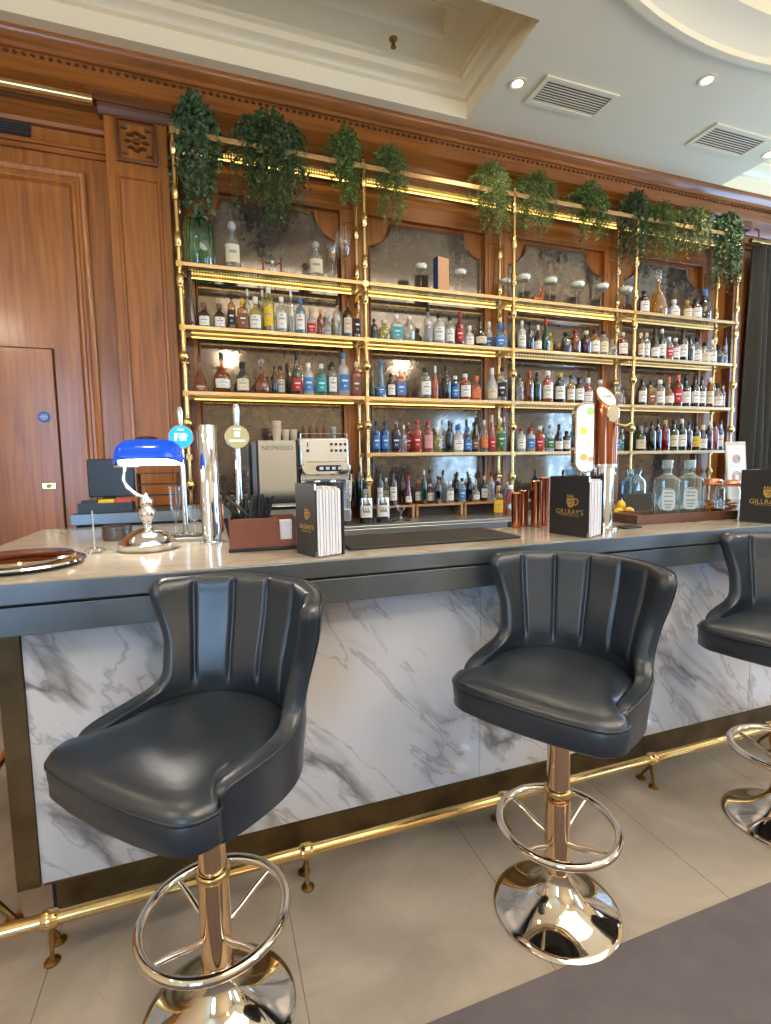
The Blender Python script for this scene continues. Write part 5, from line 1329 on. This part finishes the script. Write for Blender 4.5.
for s_ in (-wh, wh - 0.005): MB().box(s_, s_ + 0.005, -0.05, 0.055, 0.012, hb).build('side_panel', M_LETHR_BROWN, t, bevel=0.001)
nb = []
for i in range(7):
    k = MB().box(-0.027, 0.027, -0.0030, 0.0030, 0, 0.088).build('paper_napkin', M_WHITE, None, bevel=0.001)
    k.location = t.matrix_basis @ Vector((wh - 0.040, -0.042 + i * 0.0075, 0.0135)); k.rotation_euler.z = ang
    tag(k, 'white paper napkin standing in the right pocket of the leather caddy', 'napkin', 'napkins in the leather caddy')
k = MB().box(-0.002, 0.002, -0.05, 0.055, 0.012, hb).build('divider', M_LETHR_BROWN, t); k.location.x = wh - 0.075
rs = random.Random(3)
for i in range(26):
    px_ = -wh + 0.018 + rs.random() * (2 * wh - 0.115); py_ = rs.uniform(-0.035, 0.04)
    tl = rs.uniform(-0.05, 0.05) - (0.14 if i < 3 else 0); hz = rs.uniform(0.165, 0.18)
    k = MB().tube([(0, 0, 0), (tl * 0.5, 0, hz * 0.5), (tl, 0, hz)], 0.0052, 8).build('straw', M_BLACK, None)
    k.location = t.matrix_basis @ Vector((px_ - min(0, tl) * 0.5 if i < 3 else px_, py_, 0.0135))
    k.rotation_euler.z = ang
    tag(k, 'black drinking straw standing in the brown leather caddy', 'straw', 'straws in the leather caddy')

# menus
def crest(parent, cx_, cz_, s, y, name='crest'):
    """little gold crest: crown over a jug-like shield with a curled handle"""
    mb = MB()
    sh_ = [(-.42, .35), (.42, .42), (.36, -.1), (.12, -.42), (-.18, -.42), (-.40, -.08)]
    mb.prismy([(cx_ + a * s, cz_ + b * s) for a, b in sh_], y - 0.0008, y)
    mb.tube([(cx_ + a * s, y - 0.0006, cz_ + b * s) for a, b in ((.40, .36), (.66, .34), (.78, .12), (.62, -.12), (.30, -.22))], 0.045 * s, 6)
    for a in (-.3, -.05, .2): mb.prismy([(cx_ + (a - .1) * s, cz_ + .46 * s), (cx_ + (a + .1) * s, cz_ + .48 * s), (cx_ + (a - .04) * s, cz_ + .74 * s)], y - 0.0008, y)
    mb.build(name, M_GOLD, parent, smooth=False)
    mb = MB()
    mb.tube([(cx_ + a * s, y - 0.0012, cz_ + b * s) for a, b in ((-.22, .2), (0, .08), (.2, .24), (.12, -.05), (-.05, -.25))], 0.035 * s, 5)
    mb.build('crest_lines', M_BOOK, parent, smooth=False)
def menu_block(name, label, pA, pB, pC, hgt, fan_white=True):
    """pA-pB: base line of the cover that carries the gold crest; pB-pC: the open page edges"""
    A = Vector(pA[:2]); B = Vector(pB[:2]); Cc = Vector(pC[:2])
    wA = (B - A).length; ang = math.atan2(B.y - A.y, B.x - A.x)
    t = thing(name, label, 'menu', (A.x, A.y, Z), ang)
    MB().box(0, wA, -0.0, 0.004, 0, hgt).build('front_cover', M_BOOK, t, bevel=0.001)
    s = wA * 0.24
    crest(t, wA * 0.56, hgt * 0.56, s, -0.0002)
    text("GILLRAY'S", wA * 0.155, M_GOLD, t, (wA * 0.53, -0.0006, hgt * 0.40), (R(90), 0, 0), 'menu_lettering')
    mb = MB()
    for k in range(14): mb.box(wA * (0.30 + k * 0.034), wA * (0.30 + k * 0.034 + 0.02), -0.0008, 0, hgt * 0.335, hgt * 0.347)
    mb.build('menu_small_print', M_GOLD, t, smooth=False)
    d = Matrix.Rotation(-ang, 3, 'Z') @ Vector((Cc.x - B.x, Cc.y - B.y, 0))
    dx, dy = d.x, d.y
    L = math.hypot(dx, dy); u = Vector((dx / L, dy / L)); nrm = Vector((-u.y, u.x))
    # page block: sheets with visible fore-edges
    n = 12
    for k in range(n):
        f0 = (k + 0.04) / n; f1 = (k + 0.93) / n
        wob = 0.004 * math.sin(k * 2.1)
        a = Vector((wA + 0.002, 0.0)) + u * (L * f0); b = Vector((wA + 0.002, 0.0)) + u * (L * f1)
        dep = Vector((-math.cos(0) * wA * 0.9, 0.0))
        back = Vector((-wA * 0.86, 0.0)) if fan_white else Vector((-wA * 0.7, 0))
        pts = [(a.x - 0.001 + wob, a.y + 0.005), (b.x - 0.001 + wob, b.y + 0.005), (b.x + back.x, b.y + 0.006 + 0.01), (a.x + back.x, a.y + 0.006 + 0.01)]
        MB().prismz(pts, 0.004, hgt - 0.012 - 0.006 * (k % 3)).build('page', M_WHITE, t, smooth=False)
    e = Vector((wA + 0.002, 0.0)) + u * (L * 1.04)
    MB().prismz([(e.x, e.y + 0.004), (e.x + 0.004 * u.x + 0.002, e.y + 0.004 * abs(u.y) + 0.006), (e.x - wA * 0.9, e.y + 0.024), (e.x - wA * 0.9, e.y + 0.018)], 0, hgt).build('back_cover', M_BOOK, t, smooth=False)
    MB().box(0, 0.004, 0.004, max(0.03, e.y + 0.018), 0, hgt).build('spine', M_BOOK, t, smooth=False)
    MB().lathe([(0, 0), (0.004, 0.0), (0.004, 0.02), (0, 0.02)], 8, (wA, -0.001, 0.0)).lathe([(0, 0), (0.004, 0.0), (0.004, 0.02), (0, 0.02)], 8, (wA, -0.001, hgt - 0.02)).build('corner_clip', M_CHROME, t)
    return t
A = at(297, 553, z=ZC); B = at(317, 558.5, z=ZC); Cc = at(341, 554.5, z=ZC)
menu_block('menu', "black menu book with gold Gillray's crest and open white pages beside the leather caddy", A, B, Cc, at(318, 484, y=B[1])[2] - ZC)
A = at(549, 533, z=ZC); B = at(588, 538.5, z=ZC); Cc = at(600, 535, z=ZC)
menu_block('menu', "black menu book with gold Gillray's crest in front of the copper font", A, B, Cc, at(588, 477, y=B[1])[2] - ZC)
A = at(739, 521.5, z=ZC); B = at(790, 525, z=ZC); Cc = at(803, 521, z=ZC)
menu_block('menu', "black menu book with gold Gillray's crest cut by the right picture edge", A, B, Cc, at(742, 470, y=A[1])[2] - ZC)

# long rubber bar mat and copper shakers
p0 = at(345, 545.5, z=ZC); 
tag(MB().box(0.45, 1.14, 1.67, 1.97, Z, Z + 0.010).build('bar_mat', M_RUBBER, smooth=False, bevel=0.003), 'long black rubber bar mat on the counter between the two menus', 'bar mat')
for i, (px, top, bot, w_) in enumerate([(516, 493, 528, 9.5), (525.5, 491, 527, 9.5), (536, 481, 527, 10), (546.5, 478, 526, 10)]):
    x, y, _ = at(px, bot, z=ZC); r_ = pxw(px, bot - 10, y, w_) / 2; hh_ = at(px, top, y=y)[2] - Z
    t = thing('copper_tin', 'polished copper shaker tin left of the central menu, %s from left' % ORD[i], 'shaker', (x, y + 0.02 * (i % 2), Z), 0, 'copper shaker tins')
    MB().lathe([(0, 0), (r_ * .84, 0), (r_ * .88, .004), (r_ * .92, .02), (r_, hh_ - .004), (r_ * 1.03, hh_), (r_ * .97, hh_ - .001), (r_ * .85, .01), (0, .008)], 28).build('tin', M_COPPER, t, angle=60)
    MB().ring((0, 0, hh_), r_ * 1.01, 0.0018, 28, 6).build('rim', M_COPPER, t)

# copper font with lit lens
x, y, _ = at(608, 529, z=ZC); y += 0.03
zt_ = at(603, 392, y=y)[2]; r_ = pxw(603, 440, y, 19) / 2
t = thing('copper_beer_font', 'tall copper beer font with slanted white badge behind the menu', 'beer font', (x, y, Z), math.atan2(-x, y) * 0.5)
hh_ = zt_ - Z; mid = at(603, 465, y=y)[2] - Z
MB().lathe([(0, 0), (r_ * 1.35, 0), (r_ * 1.35, .008), (r_ * .82, .014), (r_ * .82, mid - .012), (0, mid - 0.012)], 40).build('chrome_column', M_CHROME, t)
MB().lathe([(r_ * .9, mid - .012), (r_ * 1.05, mid - .010), (r_ * 1.05, mid + .004), (r_ * .9, mid + .006)], 40).build('collar', M_CHROME, t)
seg = 40; rows = [[(r_ * math.cos(2 * PI * i / seg), r_ * math.sin(2 * PI * i / seg), mid + .004) for i in range(seg)]]
def topz(px_, py_): return hh_ - 0.02 - 0.3 * px_ + 1.1 * py_
rows.append([(p[0], p[1], topz(p[0], p[1]) - 0.008) for p in rows[0]])
rows.append([(p[0] * .97, p[1] * .97, topz(p[0], p[1]) - 0.003) for p in rows[0]])
rows.append([(p[0] * .90, p[1] * .90, topz(p[0] * .9, p[1] * .9)) for p in rows[0]])
MB().grid(rows, closed=True).add(rows[-1], [tuple(range(seg))]).build('copper_column', P('dark_copper', srgb(158, 96, 70), 0.16, 1.0), t, angle=50)
cap_ = [(p[0] * .80, p[1] * .80, topz(p[0] * .8, p[1] * .8) + 0.001) for p in rows[0]]
cap2 = [(p[0], p[1], p[2] + 0.002) for p in cap_]
MB().grid([cap_, cap2], closed=True).add(cap2, [tuple(range(seg))]).build('top_badge', P('badge_paper', srgb(240, 232, 220), 0.4), t)
mb = MB()
for k in range(7): mb.box((-.45 + k * .14) * r_, (-.37 + k * .14) * r_, -0.12 * r_, 0.12 * r_, topz(0, 0) + 0.0032, topz(0, 0) + 0.0045)
mb.build('badge_print', M_COPPER, t, smooth=False)
MB().lathe([(0, 0), (r_ * .52, 0), (r_ * .55, .003), (r_ * .5, .006), (0, .007)], 28, M=Matrix.Translation((r_ * 0.25, -r_ * .93, hh_ - 0.095)) @ Matrix.Rotation(R(90), 4, 'X') @ Matrix.Diagonal((1, 1.45, 1, 1))).build('oval_badge', M_CHROME, t)
MB().tube([(r_ * .5, -r_ * .9, hh_ - .14), (r_ * 1.2, -r_ * 1.4, hh_ - .15), (r_ * 1.7, -r_ * 1.4, hh_ - .14)], 0.006, 10).build('tap', M_BRASS, t)
# second font: illuminated capsule
y2 = y + 0.14; x2, _, zb_ = at(583.5, 472, y=y2); _, _, zt2 = at(585, 404, y=y2); r2 = pxw(584, 440, y2, 17) / 2
t = thing('lit_beer_font', 'chrome beer font with tall lit white capsule panel of fruit pictures', 'beer font', (x2, y2, Z), math.atan2(-x2, y2) * 0.6)
MB().lathe([(0, 0), (0.045, 0), (0.045, .008), (0.028, .014), (0.028, zb_ - Z + 0.02), (0, zb_ - Z + 0.02)], 32).build('column', M_CHROME, t)
h0, h1 = zb_ - Z, zt2 - Z
cap_o = arc(0, h1 - r2, r2 * 1.12, 0, 180, 14) + arc(0, h0 + r2, r2 * 1.12, 180, 360, 14)
MB().prismy(cap_o, -0.035, 0.03).build('housing', M_CHROME, t, bevel=0.003)
cap_i = arc(0, h1 - r2, r2 * .92, 0, 180, 14) + arc(0, h0 + r2, r2 * .92, 180, 360, 14)
MB().prismy(cap_i, -0.040, -0.034).build('lit_panel', EM('panel_glow', (1.0, 1.0, 0.93), 1.5), t)
for (fx_, fz_, rr_, c_) in ((0.35, .88, .42, (176, 216, 130)), (-.4, .60, .42, (240, 206, 110)), (0.1, .42, .3, (226, 234, 190)), (-.3, .22, .4, (232, 178, 110)), (.45, .19, .3, (220, 170, 150))):
    MB().lathe([(0, 0), (rr_ * r2, 0), (rr_ * r2, .001), (0, .0012)], 18, M=Matrix.Translation((fx_ * r2 * .9, -0.040, h0 + (h1 - h0) * fz_)) @ Matrix.Rotation(R(90), 4, 'X')).build('fruit_picture', EM('fruit_%d_%d' % (c_[0], c_[1]), srgb(*c_), 1.0), t)

# tablet till on its stand
x = at(641, 505, y=2.11)[0]
t = thing('tablet_stand', 'black tablet till tilted on a stand behind the wooden tray, by the copper font', 'tablet', (x, 2.10, Z), R(-8))
MB().box(-0.10, 0.085, -0.006, 0.006, -0.07, 0.07, M=Matrix.Translation((0, 0.0, 0.062)) @ Matrix.Rotation(R(-40), 4, 'X')).build('tablet', M_BLACK, t, bevel=0.003)
MB().box(-0.09, 0.075, -0.0068, -0.006, -0.062, 0.062, M=Matrix.Translation((0, 0.0, 0.062)) @ Matrix.Rotation(R(-40), 4, 'X')).build('screen', P('dark_screen', (0.01, 0.01, 0.012), 0.08), t, smooth=False)
MB().box(-0.03, 0.03, -0.03, 0.035, 0, 0.006).box(-0.02, 0.02, 0.0, 0.006, 0.006, 0.06).build('stand', M_BLACK, t, smooth=False)
# small black coaster stack
x, y, _ = at(613, 529, z=ZC)
t = thing('black_coaster', 'flat black square coaster right of the central menu', 'coaster', (x + 0.085, y + 0.01, Z), 0.1)
MB().box(-0.05, 0.05, -0.04, 0.04, 0, 0.006).build('slab', M_BLACK, t, bevel=0.001)
# wooden tray
A = Vector(at(637, 524, z=ZC)); B = Vector(at(735, 519, z=ZC))
tx0, tx1 = 1.80, 2.42; ty0, ty1 = A.y + 0.02, A.y + 0.36
A_ = at(637, 525, z=ZC)
t = thing('wooden_tray', 'dark wooden tray on the counter holding gin bottles and jars', 'tray', (A_[0], A_[1], Z), R(-2))
tl = 0.62
MB().box(0, tl, 0, 0.17, 0, 0.012).build('tray_floor', WOOD('tray_wood', srgb(112, 74, 54), srgb(76, 48, 34), 'X', 0.45, 0.0), t, bevel=0.001)
for b_ in ((0, tl, 0, 0.012), (0, tl, 0.158, 0.17)): MB().box(b_[0], b_[1], b_[2], b_[3], 0.012, 0.042).build('side', MATS['tray_wood'], t, bevel=0.001)
for b_ in ((0, 0.012), (tl - 0.012, tl)): MB().box(b_[0], b_[1], 0.012, 0.158, 0.012, 0.042).build('end', MATS['tray_wood'], t, bevel=0.001)
TZ = Z + 0.013
def decanter_bottle(px, top, label):
    y = A_[1] + 0.084; x = at(px, 510, y=y)[0]; h_ = at(px, top, y=y)[2] - TZ; r = pxw(px, 490, y, 22) / 2 * 0.86
    t = thing('gin_bottle', label, 'bottle', (x, y, TZ), math.atan2(-x, y) * 0.8, 'gin bottles on the wooden tray')
    MB().lathe([(0, 0), (r * .96, 0), (r, .004), (r, h_ * .62), (r * .92, h_ * .68), (r * .5, h_ * .73), (r * .32, h_ * .77), (r * .32, h_ * .88)], 32, ex=4.5, sy=0.8).build('bottle_glass', GLASS('gin_glass', (0.84, 0.93, 0.90), 0.08, (0.7, 0.85, 0.8)), t, angle=40)
    MB().lathe([(r * .36, h_ * .85), (r * .42, h_ * .86), (r * .42, h_ * .985), (r * .38, h_), (0, h_)], 24).build('stopper', GLASS('stopper_glass', (0.7, 0.82, 0.85), 0.45, srgb(196, 214, 220)), t)
    mb = MB(); q = arc(0, h_ * .42, r * .5, 0, 180, 12) + [(-r * .5, h_ * .2), (-r * .3, h_ * .14), (r * .3, h_ * .14), (r * .5, h_ * .2)]
    mb.prismy(q, -r * .8 * 1.012 - 0.001, -r * .8 * 1.01)
    mb.build('label', P('label_silver', srgb(196, 206, 208), 0.4), t, smooth=False)
    mb = MB()
    for k, (zz_, ww_) in enumerate(((.50, .22), (.44, .30), (.38, .34), (.30, .30), (.24, .26), (.19, .2))): 
        xx = -ww_
        while xx < ww_: mb.box(xx * r, (xx + .05) * r, -r * .82 - 0.0016, -r * .82 - 0.001, h_ * zz_ - .004, h_ * zz_ + .004); xx += .085
    mb.build('label_print', P('print_slate', srgb(90, 104, 116), 0.5), t, smooth=False)
decanter_bottle(666, 460, 'square clear gin bottle with etched label on the wooden tray, left one')
decanter_bottle(688, 460, 'square clear gin bottle with etched label on the wooden tray, right one')
def clip_jar(px, top, w_, label, fill):
    y = A_[1] + 0.088; x = at(px, 508, y=y)[0]; h_ = at(px, top, y=y)[2] - TZ; r = pxw(px, 495, y, w_) / 2
    t = thing('garnish_jar', label, 'jar', (x, y, TZ), 0, 'garnish jars on the wooden tray')
    MB().lathe([(0, 0), (r * .9, 0), (r, .008), (r, h_ * .70), (r * .88, h_ * .78), (r * .86, h_ * .82)], 28, ex=2.6).build('jar_glass', M_CLEAR, t)
    MB().ring((0, 0, h_ * .84), r * .88, 0.004, 28, 8).build('rubber_seal', P('orange_seal', srgb(216, 130, 90), 0.5), t)
    MB().lathe([(0, h_ * .86), (r * .9, h_ * .86), (r * .92, h_ * .90), (r * .8, h_ * .97), (0, h_)], 28).build('lid', P('copper_lid', srgb(206, 140, 110), 0.3, 0.8), t)
    MB().tube([(0, -r * .9, h_ * .70), (0, -r * 1.06, h_ * .76), (0, -r * 1.04, h_ * .9), (0, -r * .8, h_ * .95)], 0.0022, 6).build('wire_clip', M_CHROME, t)
    rj = random.Random(px)
    for k in range(9):
        a = rj.uniform(0, 2 * PI); q = rj.uniform(0, r * .5)
        s = tag(MB().lathe([(0, -.004), (.017, -.003), (.019, 0), (.017, .003), (0, .004)], 14, M=Matrix.Rotation(rj.uniform(-.5, .5), 4, 'X')).build('dried_slice', fill, None),
            'dried orange slice inside the %s garnish jar' % ('left' if px < 715 else 'right'), 'fruit slice', 'dried slices in the garnish jars')
        s.location = (x + q * math.cos(a), y + q * math.sin(a), TZ + 0.012 + k * 0.007)
M_DRY = P('dried_orange', srgb(206, 128, 48), 0.6, var=0.3, vscale=60)
clip_jar(711, 478, 16, 'clip-top glass garnish jar beside the gin bottles', M_DRY)
clip_jar(728.5, 480, 17, 'wider glass jar of dried orange slices at the right end of the tray', M_DRY)
# water carafe and lemons behind, on the back side of the counter
x = at(632, 490, y=3.68)[0]
t = thing('water_carafe', 'big square clear water carafe with blue tint on the back counter', 'carafe', (x, 3.66, ZB))
MB().lathe([(0, 0), (.080, 0), (.086, .008), (.086, .24), (.075, .27), (.046, .30), (.044, .315), (.056, .36)], 28, ex=4, cap=False).build('carafe_glass', GLASS('blue_tint_glass', (0.66, 0.82, 0.92), 0.16, srgb(150, 190, 215)), t)
t = thing('fruit_bowl', 'shallow copper bowl of lemons and limes behind the copper font', 'bowl', (at(622, 505, y=2.06)[0], 2.06, Z))
MB().lathe([(0, 0), (.030, 0), (.045, .02), (.056, .042), (.052, .042), (.042, .022), (0, .006)], 28).build('bowl_body', M_COPPER, t)
bl = t.location
for i, (dx_, dy_, dz_, c_, n_) in enumerate([(-.03, -.01, .036, (236, 196, 40), 'lemon'), (.025, -.025, .036, (232, 186, 36), 'lemon'), (.02, .028, .036, (226, 150, 40), 'orange'), (-.005, .0, .066, (238, 200, 50), 'lemon')]):
    s = MB().lathe([(0, -.027), (.008, -.025), (.019, -.013), (.021, 0), (.019, .013), (.008, .025), (0, .027)], 16, M=Matrix.Rotation(R(80 + 30 * i), 4, 'Y')).build(n_, P('fruit_skin_%d' % i, srgb(*c_), 0.45, bump=0.2, bscale=200), None)
    s.location = bl + Vector((dx_, dy_, dz_)); tag(s, '%s in the copper bowl, %s' % (n_, ['left', 'front right', 'rear right', 'top of the pile'][i]), 'fruit', 'fruit in the copper bowl')
# framed certificate leaning at the end of the unit
y = 3.60
x0, _, zt_ = at(732, 441, y=y); x1, _, _ = at(749, 441, y=y)
t = thing('framed_print', 'pale framed print leaning on the back counter at the right end', 'picture', ((x0 + x1) / 2, 3.60, ZB), R(-8))
fw = (x1 - x0) / 2; fh = zt_ - ZB
ML = Matrix.Rotation(R(-6), 4, 'X')
MB().box(-fw, fw, -.008, .008, 0, fh, M=ML).build('frame', P('pale_frame', srgb(214, 200, 176), 0.5), t, bevel=0.003)
MB().box(-fw * .86, fw * .86, -.010, -.008, fh * .06, fh * .94, M=ML).build('print_paper', M_WHITE, t, smooth=False)
mb = MB()
for k in range(4):
    a0 = .2 + .17 * k
    mb.ring((0, 0, 0), fw * .38, 0.006, 20, 5)
mb = MB()
for k, (cz_, rr_) in enumerate(((.72, .35), (.42, .5))):
    for q in range(3): mb.tube([(fw * (rr_ - q * .12) * math.cos(2 * PI * i / 20), -.011, fh * cz_ + fw * (rr_ - q * .12) * math.sin(2 * PI * i / 20)) for i in range(20)], 0.003, 5, True, M=ML)
for k in range(5): mb.box(-fw * .6, fw * .6, -.0115, -.010, fh * (.14 + .03 * k), fh * (.145 + .03 * k), M=ML)
mb.build('print_design', P('print_rose', srgb(170, 120, 110), 0.6), t, smooth=False)
# canisters, yellow bottle and pink bottle at the front of the back counter
for i, px in enumerate((367, 384)):
    x = at(px, 512, y=3.66)[0]
    t = thing('bar_canister', 'steel canister with white label and black base on back counter, %s one' % ['left', 'right'][i], 'canister', (x, 3.68, ZB), -0.25, 'labelled canisters')
    MB().lathe([(0, 0), (.052, 0), (.054, .004), (.054, .035), (0, .035)], 28).build('base', M_BLACK, t)
    MB().lathe([(.050, .035), (.052, .036), (.052, .17), (.050, .19), (0, .192)], 28).build('can', M_CHROME, t)
    mb = MB(); rows = [[(.0532 * math.cos(-PI / 2 + R(60) * (q / 6 - 1)), .0532 * math.sin(-PI / 2 + R(60) * (q / 6 - 1)), .045 + .09 * j / 5) for q in range(13)] for j in range(6)]
    mb.grid(rows)
    for q in range(3, 9): mb.m[2 * 12 + q] = 1; mb.m[3 * 12 + q] = q % 2
    mb.build('label', [M_WHITE, LCOL['g'][1]], t)
x = at(401, 520, y=3.66)[0]
t = thing('cake_stand', 'small glass dish with foot beside the canisters', 'dish', (x, 3.66, ZB))
MB().lathe([(0, 0), (.07, 0), (.074, .006), (.02, .012), (.008, .03), (.008, .07), (.03, .09), (.035, .12)], 28, cap=False).build('dish', M_CLEAR, t)
p = at(498, 486, y=3.68)
bottle(at(498, 500, y=3.68)[0], 3.68, ZB, 0.088, p[2] - ZB, 'Q', 'h', 'd', 'y', 'square bottle with big yellow label at the front of the back counter', 'front bottles on the back counter')
p = at(509, 485, y=3.70)
bt = bottle(at(510, 500, y=3.70)[0], 3.70, ZB, 0.105, p[2] - ZB, 'G', 'p', 'w', '-', 'round-shouldered pink bottle with round blue label beside the yellow-labelled one', 'front bottles on the back counter')
for rr_, yy_, mm in ((.034, -.0535, LCOL['t'][1]), (.024, -.0545, LCOL['w'][1])):
    MB().lathe([(0, 0), (rr_, 0), (rr_, .001), (0, .001)], 24, M=Matrix.Translation((0, yy_, .075)) @ Matrix.Rotation(R(90), 4, 'X')).build('round_label', mm, bt)
# rows of clear tumblers at the right of the back counter
for i in range(9):
    px = 648 + 8 * (i % 5); zz = ZB + (0.0 if i < 5 else 0.0)
    y = 3.72 if i < 5 else 3.86
    x = at(px + (4 if i >= 5 else 0), 500, y=y)[0]
    t = thing('tumbler', 'clear cut tumbler on the back counter behind the gin bottles, %s' % (ORD[i] + ' of nine'), 'glass', (x, y, zz), 0, 'tumblers on the back counter')
    MB().lathe([(0, 0), (.034, 0), (.036, .004), (.041, .10), (.039, .10), (.033, .012), (0, .010)], 12).build('glass', GLASS('tumbler_glass', (0.82, 0.9, 0.95), 0.15, srgb(190, 210, 225)), t)

# ------------------------------------------------------------------ small pieces belong to their part
SUBS = {'crest': 'front_cover', 'crest_lines': 'front_cover', 'menu_lettering': 'front_cover', 'menu_small_print': 'front_cover', 'button': 'body', 'dial': 'body', 'pod_button': 'pod_panel',
        'steam_knob': 'body', 'brand_lettering': 'door', 'badge_face': 'badge_rim', 'badge_emblem': 'badge_rim', 'opal_lining': 'shade', 'vent_cap': 'shade', 'print_design': 'print_paper',
        'label_print': 'label', 'fruit_picture': 'lit_panel', 'badge_print': 'top_badge', 'seat_piping': 'seat_cushion', 'back_piping': 'backrest', 'sign_lettering': 'sign_disc', 'screen': 'tablet', 'wire_clip': 'lid'}
for t in [o for o in C.objects if o.parent is None and o.type == 'EMPTY']:
    kids = {}
    for c in t.children: kids.setdefault(c.name.split('.')[0], c)
    for c in list(t.children):
        p = SUBS.get(c.name.split('.')[0])
        if p and p in kids and kids[p] is not c:
            c.parent = kids[p]; c.location = c.location - kids[p].location
    if '_w' in t: del t['_w']
